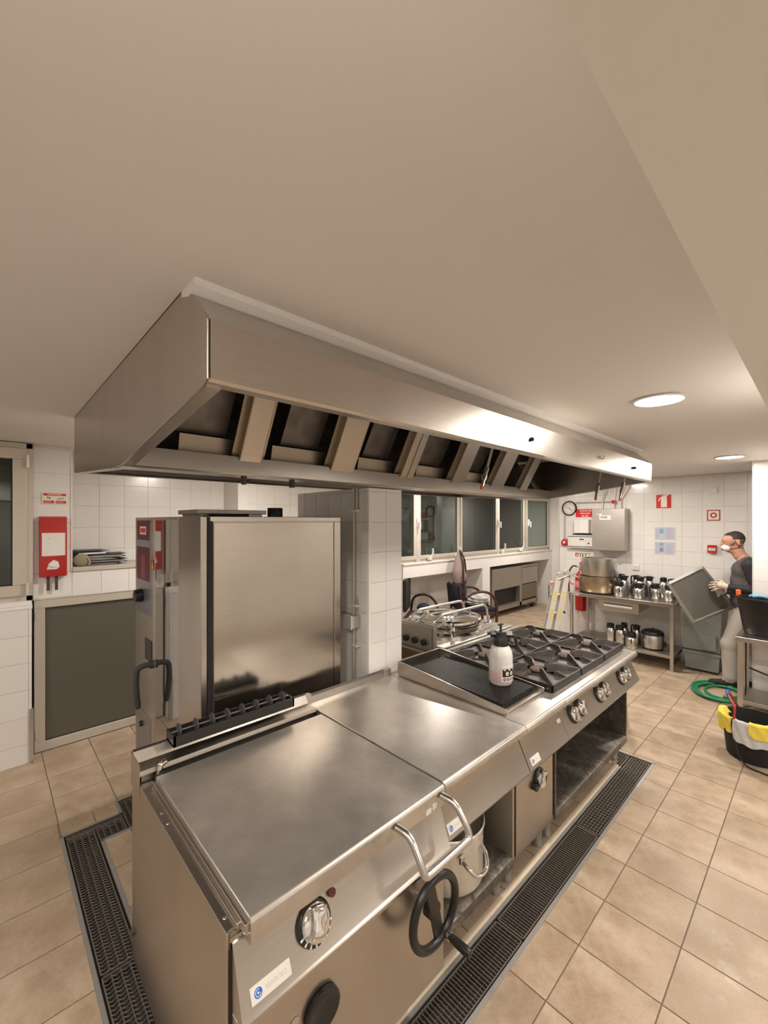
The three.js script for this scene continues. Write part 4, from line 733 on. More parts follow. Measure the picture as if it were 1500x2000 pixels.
printed('blanket_notice', 0.165, 0.092, (c, W, Hh) => {
  fill(c, '#e3dcc8', 0, 0, W, Hh); fill(c, '#c3201f', W * 0.05, Hh * 0.06, W * 0.9, Hh * 0.2); fill(c, '#c3201f', W * 0.05, Hh * 0.70, W * 0.42, Hh * 0.24); fill(c, '#c3201f', W * 0.53, Hh * 0.70, W * 0.42, Hh * 0.24);
  fill(c, '#f0c8c0', W * 0.22, Hh * 0.12, W * 0.56, Hh * 0.07); for (const x of [0.08, 0.56]) for (const y of [0.76, 0.84]) fill(c, '#e8a9a0', W * x, Hh * y, W * 0.3, Hh * 0.03);
  c.fillStyle = '#4a463c'; for (const [x, y, w, h] of [[0.2, 0.36, 0.05, 0.14], [0.27, 0.40, 0.06, 0.12], [0.6, 0.50, 0.14, 0.06], [0.74, 0.46, 0.12, 0.06]]) c.fillRect(W * x, Hh * y, W * w, Hh * h);
}, null, [0.415, 2.068, -4.389], 0, 0, 384, 0.5, { label: 'small red and cream instruction notice above the red box', category: 'notice' });
// folders piled in the niche
[[0.545, 0.90, 1.49, 1.512, 0.0, 0x3b1216, 'dark red folder at the bottom of the pile in the niche'],
 [0.55, 0.955, 1.513, 1.537, 0.07, 0x15181d, 'black folder above the red one in the niche pile'],
 [0.56, 0.86, 1.538, 1.558, 0.1, 0xb9b0a4, 'pale paper folder in the middle of the niche pile'],
 [0.555, 0.95, 1.559, 1.585, -0.05, 0x1c2431, 'dark blue folder near the top of the niche pile'],
 [0.555, 0.80, 1.586, 1.618, 0.16, 0x0c0c0c, 'thick black folder on top of the niche pile']].forEach(([a, b, y0, y1, rot, col, label]) => {
  const t = thing('folder', label, 'folder', [(a + b) / 2, y0, -4.6], 'folders in the niche'); off.set(t, V(0, 0, 0));
  const w = b - a, m = std({ color: col, roughness: 0.5 });
  mk('cover', [bx(-w / 2, w / 2, 0, 0.003, -0.14, 0.14), bx(-w / 2, w / 2, y1 - y0 - 0.003, y1 - y0, -0.14, 0.14), bx(-w / 2, -w / 2 + 0.004, 0, y1 - y0, -0.14, 0.14)], m, t);
  mk('sheets', bx(-w / 2 + 0.006, w / 2 - 0.025, 0.003, (y1 - y0) * 0.6, -0.125, 0.118), M.white, t);
  t.rotation.y = rot;
});
{
  const t = thing('canvas_pouch', 'olive canvas pouch slumped against the folders in the niche', 'pouch', [0.60, 1.49, -4.43]);
  mk('bag', ball(0.06, 0.60, 1.545, -4.425, 1.0, 0.92, 0.45, 20), std({ color: rgb(0.26, 0.24, 0.16), roughness: 0.9, bumpMap: clothBump, bumpScale: 0.004 }), t);
  mk('strap', tube([[0.60, 1.575, -4.43], [0.63, 1.57, -4.41], [0.655, 1.53, -4.405], [0.65, 1.50, -4.41]], 0.009, { seg: 6 }), std({ color: rgb(0.34, 0.31, 0.18), roughness: 0.9 }), t);
}

// ---------------------------------------------------------------- fittings on the right wall
const WX = XW - 0.0065;
const wallCard = (name, y, z, w, h, draw, label, category, px = 256) => printed(name, w, h, draw, null, [WX - 0.002, y, z], -Math.PI / 2, 0, px, 0.45, { label, category });
{
  const t = thing('wall_clock', 'round white wall clock with black rim and numerals', 'clock', [WX, 2.09, -2.884]);
  mk('rim', lathe([[0.098, 0], [0.118, 0], [0.120, 0.02], [0.112, 0.034], [0.102, 0.03], [0.098, 0.012]], 0, 0, 0, 40).rotateZ(Math.PI / 2).translate(WX, 2.09, -2.884), M.blackPlastic, t);
  printed('dial', 0.2, 0.2, (c, W) => {
    fill(c, '#e8e4da', 0, 0, W, W); c.translate(W / 2, W / 2);
    for (let i = 1; i <= 12; i++) { const a = i * Math.PI / 6; words(c, String(i), Math.sin(a) * W * 0.385, -Math.cos(a) * W * 0.385, W * 0.12, '#191919'); }
    const hand = (a, l, w) => { c.strokeStyle = '#191919'; c.lineWidth = w; c.beginPath(); c.moveTo(-Math.sin(a) * W * 0.08, Math.cos(a) * W * 0.08); c.lineTo(Math.sin(a) * W * l, -Math.cos(a) * W * l); c.stroke(); };
    hand(5.15, 0.34, W * 0.022); hand(2.42, 0.30, W * 0.03); c.fillStyle = '#191919'; c.beginPath(); c.arc(0, 0, W * 0.03, 0, 7); c.fill();
  }, t, [WX - 0.013, 2.09, -2.884], -Math.PI / 2, 0, 256);
}
wallCard('gas_sign', 2.008, -2.655, 0.262, 0.126, (c, W, Hh) => { fill(c, '#d3161c', 0, 0, W, Hh); words(c, 'Central de', W * 0.58, Hh * 0.19, Hh * 0.28, '#f4ece6'); words(c, 'detecção', W * 0.56, Hh * 0.51, Hh * 0.28, '#f4ece6'); words(c, 'de gás', W * 0.56, Hh * 0.83, Hh * 0.28, '#f4ece6'); }, 'red sign with white lettering beside the wall clock', 'sign', 384);
{
  const t = thing('steel_wall_cabinet', 'grey steel suppression cabinet high on the right wall', 'cabinet', [6.82, 1.44, -2.24]);
  mk('case', bx(6.725, WX, 1.443, 2.065, -2.467, -2.007, 0.004), M.steelSoft, t);
  mk('door', bx(6.715, 6.725, 1.446, 2.062, -2.464, -2.010, 0.003), M.steelSoft, t);
  printed('rating_label', 0.16, 0.062, (c, W, Hh) => { fill(c, '#e9e7e2', 0, 0, W, Hh); fill(c, '#77787a', W * 0.07, Hh * 0.2, W * 0.62, Hh * 0.5); fill(c, '#333', W * 0.9, Hh * 0.2, W * 0.03, Hh * 0.55); for (let i = 0; i < 3; i++) fill(c, '#c9c9c7', W * 0.1, Hh * (0.27 + i * 0.14), W * 0.5, Hh * 0.05); }, t, [6.713, 1.935, -2.275], -Math.PI / 2, 0, 192);
  mk('torn_label', profZ([[-0.05, 0.0], [0.03, -0.02], [0.045, 0.03], [0.02, 0.005], [-0.01, 0.0]], 0, 0.002).rotateY(-Math.PI / 2).translate(6.714, 1.985, -2.36), M.white, t);
}
{
  const t = thing('gas_control_unit', 'white gas detection control unit with small display', 'control unit', [6.87, 1.45, -2.72]);
  mk('case', bx(6.84, WX, 1.455, 1.66, -2.885, -2.50, 0.004), M.whitePlastic, t);
  mk('trim', [bx(6.836, 6.842, 1.632, 1.642, -2.88, -2.5), bx(6.836, 6.842, 1.472, 1.482, -2.88, -2.5)], M.rubberGrey, t);
  mk('display', bx(6.836, 6.842, 1.585, 1.60, -2.70, -2.63), M.blackPlastic, t);
  mk('key', bar([6.842, 1.535, -2.56], [6.832, 1.535, -2.56], 0.012), M.rubberGrey, t);
  mk('button', bar([6.842, 1.575, -2.60], [6.834, 1.575, -2.60], 0.006), M.pipe, t);
  const b = thing('white_relay_box', 'white plastic relay box under the red sign', 'box', [6.86, 1.69, -2.67]);
  mk('case', bx(6.80, WX, 1.69, 1.905, -2.775, -2.545, 0.008), M.whitePlastic, b);
  mk('lid', bx(6.793, 6.80, 1.695, 1.90, -2.69, -2.55, 0.003), M.white, b);
  mk('plate', bx(6.83, WX, 1.665, 1.682, -2.80, -2.52), M.rubberGrey, b);
}
{
  const t = thing('alarm_bell', 'small round red alarm sounder under the clock cable', 'alarm', [6.9, 1.533, -2.955]);
  mk('dome', lathe([[0.058, 0], [0.06, 0.015], [0.05, 0.04], [0.03, 0.05], [0, 0.052]], 0, 0, 0, 28).rotateZ(Math.PI / 2).translate(WX, 1.533, -2.955), M.redPaint, t);
  mk('centre', lathe([[0.02, 0.05], [0.018, 0.058], [0, 0.06]], 0, 0, 0, 20).rotateZ(Math.PI / 2).translate(WX, 1.533, -2.955), M.white, t);
}
{
  const t = thing('wall_conduit', 'thin grey cable pipes around the clock and steel cabinet', 'pipe', [6.9, 1.6, -2.9]);
  mk('pipe', [bar([6.895, 1.60, -2.955], [6.895, 1.98, -2.955], 0.009), bar([6.895, 2.175, -2.78], [6.895, 2.175, -2.17], 0.010)], M.pipe, t, { kind: 'stuff' });
  mk('riser', [tube([[6.85, 2.066, -2.36], [6.85, 2.20, -2.36], [6.80, 2.34, -2.30], [6.80, 2.5, -2.30]], 0.011, { round: 0.04 }), tube([[6.85, 2.066, -2.2], [6.85, 2.16, -2.2], [6.85, 2.5, -2.17]], 0.008, { round: 0.04 }), tube([[6.85, 2.066, -2.11], [6.85, 2.22, -2.11], [6.80, 2.36, -2.03], [6.80, 2.5, -2.0]], 0.010, { round: 0.05 })], M.aluBright, t, { kind: 'stuff' });
  mk('valve_wheel', bar([6.85, 2.17, -2.2], [6.82, 2.17, -2.2], 0.028), M.redPaint, t);
}
wallCard('pictogram_strip', 1.342, -2.67, 0.245, 0.056, (c, W, Hh) => { fill(c, '#e6dfc8', 0, 0, W, Hh); fill(c, '#c8402f', 0, Hh * 0.1, W * 0.2, Hh * 0.9); fill(c, '#eadfd6', W * 0.08, Hh * 0.3, W * 0.07, Hh * 0.6); fill(c, '#1c1c1a', 0, 0, W, Hh * 0.14); c.fillStyle = '#4f5a38'; for (const x of [0.28, 0.43, 0.62]) { c.fillRect(W * x, Hh * 0.3, W * 0.08, Hh * 0.55); } c.fillStyle = '#bcae7c'; c.fillRect(W * 0.85, Hh * 0.4, W * 0.08, Hh * 0.4); }, 'narrow strip of extinguisher pictograms above the red cylinder', 'sign', 256);
wallCard('extinguisher_sign', 2.158, -1.575, 0.192, 0.202, (c, W, Hh) => {
  fill(c, '#e9e2d6', 0, 0, W, Hh); fill(c, '#c8151c', W * 0.03, Hh * 0.03, W * 0.94, Hh * 0.94); c.fillStyle = '#ece4d4';
  c.fillRect(W * 0.33, Hh * 0.34, W * 0.38, Hh * 0.56); c.beginPath(); c.moveTo(W * 0.3, Hh * 0.34); c.lineTo(W * 0.42, Hh * 0.16); c.lineTo(W * 0.72, Hh * 0.12); c.lineTo(W * 0.68, Hh * 0.36); c.fill();
  c.strokeStyle = '#ece4d4'; c.lineWidth = W * 0.06; c.beginPath(); c.moveTo(W * 0.42, Hh * 0.18); c.quadraticCurveTo(W * 0.2, Hh * 0.25, W * 0.2, Hh * 0.5); c.stroke(); c.beginPath(); c.moveTo(W * 0.4, Hh * 0.12); c.lineTo(W * 0.8, Hh * 0.06); c.stroke();
}, 'square red sign with a white extinguisher symbol', 'sign', 192);
wallCard('hose_point_sign', 1.958, -1.017, 0.138, 0.142, (c, W, Hh) => { fill(c, '#a3242a', 0, 0, W, Hh); fill(c, '#e9dfd0', W * 0.09, Hh * 0.09, W * 0.82, Hh * 0.82); c.strokeStyle = '#b0262b'; c.lineWidth = W * 0.13; c.beginPath(); c.arc(W / 2, Hh / 2, W * 0.2, 0, 7); c.stroke(); }, 'small white sign with red border and red ring', 'sign', 192);
const sheet = (rows) => (c, W, Hh) => { fill(c, '#e4e0e0', 0, 0, W, Hh); fill(c, '#bfc0cb', W * 0.03, Hh * 0.03, W * 0.94, Hh * 0.94); c.fillStyle = '#8f93b4'; for (let i = 0; i < 14; i++) c.fillRect(W * 0.08, Hh * (0.16 + i * 0.055), W * (0.12 + 0.05 * (i % 3)), Hh * 0.012); for (let i = 0; i < 14; i++) c.fillRect(W * 0.56, Hh * (0.16 + i * 0.055), W * (0.2 + 0.05 * (i % 4)), Hh * 0.012); rows.forEach(([col, y, h]) => fill(c, col, W * 0.26, Hh * y, W * 0.18, Hh * h)); };
wallCard('wall_chart', 1.709, -1.562, 0.257, 0.182, sheet([['#5cb0dc', 0.16, 0.22], ['#8f929c', 0.40, 0.10]]), 'upper pale printed chart on the tiled wall', 'poster', 384);
wallCard('wall_chart', 1.504, -1.562, 0.257, 0.182, sheet([['#5cb0dc', 0.12, 0.2], ['#b8a76a', 0.36, 0.1], ['#8f86bd', 0.5, 0.3]]), 'lower pale printed chart on the tiled wall', 'poster', 384);
{
  const t = thing('fire_call_point', 'small red manual call point near the man', 'alarm', [6.88, 1.47, -1.027]);
  mk('case', bx(6.86, WX, 1.468, 1.568, -1.075, -0.979, 0.006), M.redPaint, t);
  mk('plate', bx(6.857, 6.861, 1.497, 1.53, -1.063, -0.991), M.white, t);
  mk('lettering', bx(6.8562, 6.8572, 1.51, 1.517, -1.05, -1.004), M.redPaint, t);
}
{
  const t = thing('wall_socket', 'white wall socket above the flasks', 'socket', [6.9, 1.165, -1.92]);
  mk('plate', bx(WX - 0.012, WX, 1.163, 1.246, -1.964, -1.877, 0.004), M.whitePlastic, t);
  mk('recess', bar([WX - 0.010, 1.205, -1.92], [WX - 0.0128, 1.205, -1.92], 0.006), M.rubberGrey, t);
  const s = thing('blank_plate', 'white blank wall plate near the ceiling', 'plate', [6.9, 2.24, -1.017]);
  mk('plate', bx(WX - 0.012, WX, 2.24, 2.332, -1.06, -0.974, 0.004), M.white, s);
  mk('cover', bx(WX - 0.016, WX - 0.011, 2.25, 2.322, -1.05, -0.984, 0.003), M.white, s);
}
{
  const x = 6.80, z = -2.66, t = thing('fire_extinguisher', 'red fire extinguisher hanging behind the stacked pots', 'extinguisher', [x, 0.48, z]);
  mk('cylinder', lathe([[0, 0], [0.075, 0], [0.085, 0.015], [0.085, 0.50], [0.075, 0.545], [0.045, 0.60], [0.028, 0.63], [0.028, 0.65], [0, 0.65]], x, 0.48, z, 32), M.redPaint, t);
  mk('label_band', lathe([[0.0855, 0.36], [0.086, 0.362], [0.086, 0.46], [0.0855, 0.462]], x, 0.48, z, 32), M.pink, t);
  mk('valve', [bar([x, 1.12, z], [x, 1.17, z], 0.022), bar([x, 1.15, z + 0.03], [x, 1.17, z - 0.06], 0.014)], M.satin, t);
  mk('lever', profZ([[-0.02, 0], [0.09, 0.015], [0.10, 0.035], [-0.01, 0.06]], -0.012, 0.012).rotateY(-2.2).translate(x, 1.18, z), M.redPaint, t);
  mk('hose', tube([[x, 1.16, z - 0.05], [x - 0.02, 1.17, z - 0.11], [x - 0.03, 1.10, z - 0.16], [x - 0.03, 0.95, z - 0.175], [x - 0.03, 0.80, z - 0.175], [x - 0.03, 0.55, z - 0.15]], 0.011, { seg: 8, n: 40 }), M.blackMatt, t);
  mk('bracket', bx(x + 0.08, WX, 0.98, 1.02, z - 0.03, z + 0.03), M.rubberGrey, t);
}

// ---------------------------------------------------------------- steel table with pots and flasks
const TY = 0.845, TX0 = 6.20, TX1 = 6.86, TZ0 = -2.60, TZ1 = -1.30;
{
  const t = thing('steel_table', 'stainless steel table with drawer and lower shelf against the right wall', 'table', [6.53, 0, -1.95]);
  mk('table_top', [bx(TX0, TX1, TY - 0.045, TY, TZ0, TZ1, 0.004), bx(TX1 - 0.012, TX1, TY, TY + 0.05, TZ0, TZ1)], M.steel, t);
  for (const [x, z] of [[TX0 + 0.03, TZ0 + 0.03], [TX0 + 0.03, TZ1 - 0.03], [TX1 - 0.05, TZ0 + 0.03], [TX1 - 0.05, TZ1 - 0.03]]) mk('leg', [bx(x - 0.02, x + 0.02, 0.0, TY - 0.045, z - 0.02, z + 0.02, 0.004)], M.satin, t);
  mk('lower_shelf', bx(TX0 + 0.015, TX1 - 0.03, 0.155, 0.19, TZ0 + 0.015, TZ1 - 0.015, 0.003), M.steelSoft, t);
  const d = mk('drawer', [bx(TX0 + 0.012, TX0 + 0.024, 0.655, 0.795, -2.19, -1.695, 0.003), bx(TX0 + 0.024, TX0 + 0.56, 0.665, 0.795, -2.17, -1.71)], M.satin, t);
  mk('pull_slot', bx(TX0 + 0.009, TX0 + 0.0135, 0.735, 0.757, -2.12, -1.77), M.rubberGrey, d);
  mk('pull_lip', bx(TX0 + 0.002, TX0 + 0.013, 0.712, 0.737, -2.12, -1.77, 0.003), M.aluBright, d);
  printed('maker_print', 0.09, 0.022, (c, W, Hh) => { fill(c, '#b9c2b4', 0, 0, W, Hh); fill(c, '#6f7d6c', W * 0.1, Hh * 0.3, W * 0.6, Hh * 0.35); }, t, [TX0 - 0.001, TY - 0.022, -2.50], -Math.PI / 2, 0, 96);
}
{
  const x = 6.50, z = -2.30, a = thing('stock_pot', 'wide brownish stained stock pot, the lower of the two stacked', 'pot', [x, TY, z]);
  const tan = std({ color: rgb(0.55, 0.46, 0.33), metalness: 1, roughness: 0.35, map: brushColor });
  mk('body', lathe([[0, 0.002], [0.235, 0.002], [0.25, 0.02], [0.255, 0.235], [0.26, 0.24], [0.252, 0.242], [0.245, 0.235], [0.243, 0.02], [0, 0.012]], x, TY, z, 48), tan, a);
  mk('base', lathe([[0, 0], [0.24, 0], [0.252, 0.012], [0.252, 0.022]], x, TY, z, 48), M.castBlack, a);
  mk('handle', tube([[x - 0.11, TY + 0.20, z - 0.225], [x - 0.13, TY + 0.22, z - 0.27], [x - 0.05, TY + 0.225, z - 0.30], [x + 0.02, TY + 0.20, z - 0.25]], 0.009, { seg: 8 }), M.satin, a);
  const y = TY + 0.243, b = thing('stock_pot', 'tall shiny stock pot, the upper of the two stacked', 'pot', [x, y, z + 0.01]);
  mk('body', lathe([[0, 0], [0.225, 0], [0.232, 0.015], [0.235, 0.255], [0.243, 0.26], [0.236, 0.264], [0.228, 0.256], [0.226, 0.015], [0, 0.008]], x, y, z + 0.01, 48), M.satin, b);
  mk('handle', tube([[x - 0.07, y + 0.18, z + 0.24], [x - 0.08, y + 0.19, z + 0.30], [x + 0.02, y + 0.195, z + 0.315], [x + 0.06, y + 0.18, z + 0.25]], 0.008, { seg: 8 }), M.satin, b);
}
// vacuum flasks
function flask(kind) {
  const t = thing('vacuum_flask', 'flask', 'flask'); t.userData.group = 'steel vacuum flasks';
  const tall = kind === 'tall', h = tall ? 0.20 : 0.135, r = tall ? 0.058 : 0.072;
  mk('body', lathe([[0, 0], [r - 0.004, 0], [r, 0.006], [r, h * 0.62], [r * 0.97, h * 0.78], [r * 0.82, h * 0.94], [r * 0.66, h], [0, h]], 0, 0, 0, 28), M.satin, t);
  mk('lid', lathe([[r * 0.68, h - 0.002], [r * 0.70, h + 0.03], [r * 0.66, h + 0.058], [r * 0.5, h + 0.064], [0, h + 0.066]], 0, 0, 0, 24), M.blackPlastic, t);
  mk('spout', profZ([[-r * 0.5, h + 0.02], [-r * 1.0, h + 0.05], [-r * 0.95, h + 0.058], [-r * 0.4, h + 0.06]], -0.015, 0.015), M.blackPlastic, t);
  mk('handle', [tube([[r * 0.6, h + 0.045, 0], [r * 1.35, h + 0.04, 0], [r * 1.5, h * 0.75, 0], [r * 1.3, h * 0.3, 0], [r * 0.98, h * 0.22, 0]], 0.010, { seg: 8, n: 30 })], M.blackPlastic, t);
  if (!tall) mk('spout_strip', bx(-r - 0.003, -r + 0.006, h * 0.45, h * 0.9, -0.007, 0.007, 0.002), M.blackPlastic, t);
  return t;
}
{
  const jug = flask('jug'), tallF = flask('tall'); let j0 = true, t0 = true;
  const put = (kind, x, y, z, turn, label) => { if (kind === 'j') { if (j0) { j0 = false; place(jug, [x, y, z], turn); jug.userData.label = label; } else copyOf(jug, [x, y, z], turn, label); } else if (t0) { t0 = false; place(tallF, [x, y, z], turn); tallF.userData.label = label; } else copyOf(tallF, [x, y, z], turn, label); };
  put('j', 6.40, TY, -1.985, 0.3, 'squat steel flask with black spout strip, right beside the stacked pots');
  put('t', 6.58, TY, -1.98, 2.2, 'taller steel flask just behind the squat one by the pots');
  put('j', 6.40, TY, -1.745, 2.4, 'wide squat steel flask in the front middle of the table');
  put('j', 6.53, TY, -1.585, 2.8, 'squat steel flask third along the front of the table');
  put('j', 6.50, TY, -1.415, -2.4, 'squat steel flask at the right front, beside the held filter');
  put('t', 6.75, TY, -2.06, 2.6, 'tall flask in the back row, half hidden by the pots');
  put('t', 6.76, TY, -1.87, 2.0, 'tall flask in the back row, second from the pots');
  put('t', 6.62, TY, -1.79, 2.9, 'tall flask standing behind the wide squat one');
  put('t', 6.76, TY, -1.71, 1.9, 'tall flask in the back row, third from the pots');
  put('t', 6.76, TY, -1.54, 2.5, 'tall flask in the back row, fourth from the pots');
  put('t', 6.70, TY, -1.405, 2.1, 'tall flask in the back row, nearest the held filter');
  put('t', 6.36, 0.19, -2.08, 2.3, 'slim steel flask on the lower shelf, leftmost');
  put('t', 6.32, 0.19, -1.945, 2.2, 'slim steel flask on the lower shelf, second from left');
  put('t', 6.52, 0.19, -1.96, 2.6, 'slim steel flask at the back of the lower shelf');
  put('j', 6.30, 0.19, -1.80, 0.2, 'round steel jug on the lower shelf beside the cooker');
  put('t', 6.50, 0.19, -1.80, 2.1, 'slim steel flask behind the round jug on the lower shelf');
}
{
  const x = 6.43, z = -1.59, y = 0.19, t = thing('rice_cooker', 'round steel rice cooker with black lid on the lower shelf', 'cooker', [x, y, z]);
  mk('body', lathe([[0.12, 0.02], [0.128, 0.025], [0.13, 0.19], [0.125, 0.2]], x, y, z, 40), M.satin, t);
  mk('base', lathe([[0, 0], [0.115, 0], [0.122, 0.015], [0.122, 0.028]], x, y, z, 36), M.blackPlastic, t);
  mk('lid', lathe([[0.13, 0.19], [0.132, 0.205], [0.118, 0.235], [0.08, 0.252], [0, 0.258]], x, y, z, 40), M.blackPlastic, t);
  mk('handle', [bx(x - 0.03, x + 0.03, y + 0.25, y + 0.27, z - 0.012, z + 0.012, 0.006), bx(x - 0.02, x + 0.02, y + 0.05, y + 0.11, z + 0.125, z + 0.155, 0.006)], M.blackPlastic, t);
}

// ---------------------------------------------------------------- folded ladder
{
  const b = V(5.86, 0.0, -2.82), up = V(0.27, 1.06, 0.10), across = V(0.085, 0, 0.085), t = thing('folding_ladder', 'folded aluminium ladder with yellow stickers leaning by the table', 'ladder', b.toArray());
  const at = (k, s, d = 0) => b.clone().addScaledVector(across, k).addScaledVector(up, s).add(V(d * 0.7, 0, -d * 0.7)).toArray();
  for (const k of [0, 1]) {
    const st = mk('stile', [beam(at(k, 0), at(k, 1), 0.075, 0.026, -0.75)], M.aluBright, t);
    mks('sticker', [0.42, 0.66].map(s => beam(at(k, s), at(k, s + 0.14), 0.045, 0.0275, -0.75)), M.yellowTape, st);
    mk('stile', beam(at(k, 0, 0.09), at(k, 1, 0.09), 0.07, 0.026, -0.75), M.aluBright, t);
  }
  for (const s of [0.25, 0.5, 0.75]) mk('rung', bar(at(-0.3, s, 0.05), at(1.3, s, 0.05), 0.014), M.aluBright, t);
  mks('hinge', [new THREE.CylinderGeometry(0.045, 0.045, 0.05, 24).rotateZ(Math.PI / 2).rotateY(0.78).translate(...at(0.2, 1.02)), new THREE.CylinderGeometry(0.04, 0.04, 0.06, 24).rotateZ(Math.PI / 2).rotateY(0.78).translate(...at(0.9, 1.055)), beam(at(0, 0.96), at(1.2, 1.02), 0.05, 0.03)], M.pipe, t);
  for (const k of [-0.55, 1.6]) mk('lock_knob', bar(at(k, 0.925), at(k + (k < 0 ? -0.35 : 0.35), 0.915), 0.026), M.pink, t);
  for (const [k, s] of [[-0.55, 0.2], [1.5, 0.17], [1.55, 0.52]]) mk('rung_lock', lathe([[0, 0], [0.02, 0], [0.0, 0.035]], 0, 0, 0, 10).rotateZ(1.57).translate(...at(k, s)), M.blackPlastic, t);
}

// ---------------------------------------------------------------- window recess: refrigerated counter, chairs, bag
{
  const x0 = 7.03, x1 = 8.85, zf = -4.40, zr = -4.90, y0 = 0.12, y1 = 0.95;
  const t = thing('refrigerated_counter', 'stainless refrigerated counter on castors in the alcove under the windows', 'counter', [7.95, 0, -4.65]);
  mk('body', [bx(x0, x1, y1 - 0.04, y1, zr, zf, 0.004), bx(x0, x0 + 0.08, y0, y1 - 0.04, zr, zf, 0.003), bx(8.08, 8.16, y0, y1 - 0.04, zr, zf, 0.003), bx(x1 - 0.03, x1, y0, y1 - 0.04, zr, zf), bx(x0, x1, y0, y0 + 0.08, zr, zf, 0.003), bx(x0, x1, y0, y1, zr, zr + 0.02)], M.steelSoft, t);
  mk('front_panel', bx(x0 + 0.08, 8.08, 0.54, y1 - 0.04, zf - 0.02, zf - 0.004), M.steelSoft, t);
  mk('open_bay', bx(x0 + 0.08, 8.08, y0 + 0.08, 0.54, zr + 0.02, zf - 0.10), M.gapShade, t);  // black block standing in for the shaded inside of the bay
  mk('side_door', bx(8.17, x1 - 0.03, 0.56, y1 - 0.05, zf - 0.02, zf, 0.003), M.steelSoft, t);
  mk('louver', Array.from({ length: 9 }, (_, i) => bx(8.17, x1 - 0.03, 0.24 + i * 0.034, 0.262 + i * 0.034, zf - 0.02, zf - 0.004, 0.004)), M.copper, t, { kind: 'stuff' });
  mk('louver_back', bx(8.17, x1 - 0.03, 0.2, 0.56, zf - 0.06, zf - 0.03), M.gapShade, t);
  for (const [x, z] of [[x0 + 0.08, zf - 0.08], [x1 - 0.1, zf - 0.08], [x0 + 0.08, zr + 0.08], [x1 - 0.1, zr + 0.08]]) { const c = mk('castor', [bar([x - 0.018, 0.05, z], [x + 0.018, 0.05, z], 0.05, 0.05, 20)], M.rubberGrey, t); mk('fork', [bx(x - 0.03, x - 0.02, 0.05, 0.12, z - 0.02, z + 0.02), bx(x + 0.02, x + 0.03, 0.05, 0.12, z - 0.02, z + 0.02), bx(x - 0.03, x + 0.03, 0.11, 0.122, z - 0.03, z + 0.03)], M.galv, c); }
}
{
  const t = thing('wooden_armchair', 'dark wooden armchair with rounded arms and navy seat', 'chair', [5.90, 0, -4.03]); off.set(t, V(0, 0, 0));
  mk('seat', bx(-0.25, 0.27, 0.42, 0.48, -0.24, 0.24, 0.02), M.navy, t);
  mk('seat_frame', [bx(-0.25, 0.28, 0.36, 0.42, -0.25, -0.215, 0.005), bx(-0.25, 0.28, 0.36, 0.42, 0.215, 0.25, 0.005), bx(0.24, 0.28, 0.36, 0.43, -0.25, 0.25, 0.005), bx(-0.26, -0.22, 0.36, 0.42, -0.25, 0.25, 0.005)], M.wood, t);
  mk('backrest', bx(-0.33, -0.27, 0.5, 0.88, -0.22, 0.22, 0.02).rotateZ(0.1), M.navy, t);
  for (const z of [-0.26, 0.26]) {
    mk('arm', tube([[-0.27, 0.66, z], [-0.12, 0.73, z], [0.08, 0.74, z], [0.21, 0.66, z], [0.27, 0.50, z], [0.27, 0.40, z]], 0.022, { seg: 8, n: 40 }), M.wood, t);
    mk('leg', bar([0.27, 0.40, z], [0.26, 0.0, z], 0.022, 0.018), M.wood, t);
    mk('leg', bar([-0.36, 0.85, z * 0.9], [-0.27, 0.0, z], 0.02, 0.02), M.wood, t);
  }
  t.rotation.y = -0.55;
  const c = thing('folded_clothes', 'heap of crumpled grey clothes on the armchair seat', 'clothes', [5.92, 0.48, -4.0]); off.set(c, V(0, 0, 0));
  const g = new THREE.SphereGeometry(1, 48, 32), p = g.attributes.position;
  for (let i = 0; i < p.count; i++) { const x = p.getX(i), y = p.getY(i), z = p.getZ(i), n = 1 + 0.16 * Math.sin(7 * x + 3 * y) * Math.cos(6 * z + 2 * x) + 0.10 * Math.sin(15 * y + 4 * z); p.setXYZ(i, x * n * 0.19, (y * n + 1) * 0.105, z * n * 0.17); }
  g.computeVertexNormals(); mk('fabric', g, M.greyCloth, c);
  mk('sleeve', tube([[0.1, 0.06, 0.12], [0.17, 0.04, 0.10], [0.19, 0.03, -0.02]], 0.035, { seg: 10 }), M.greyCloth, c);
}
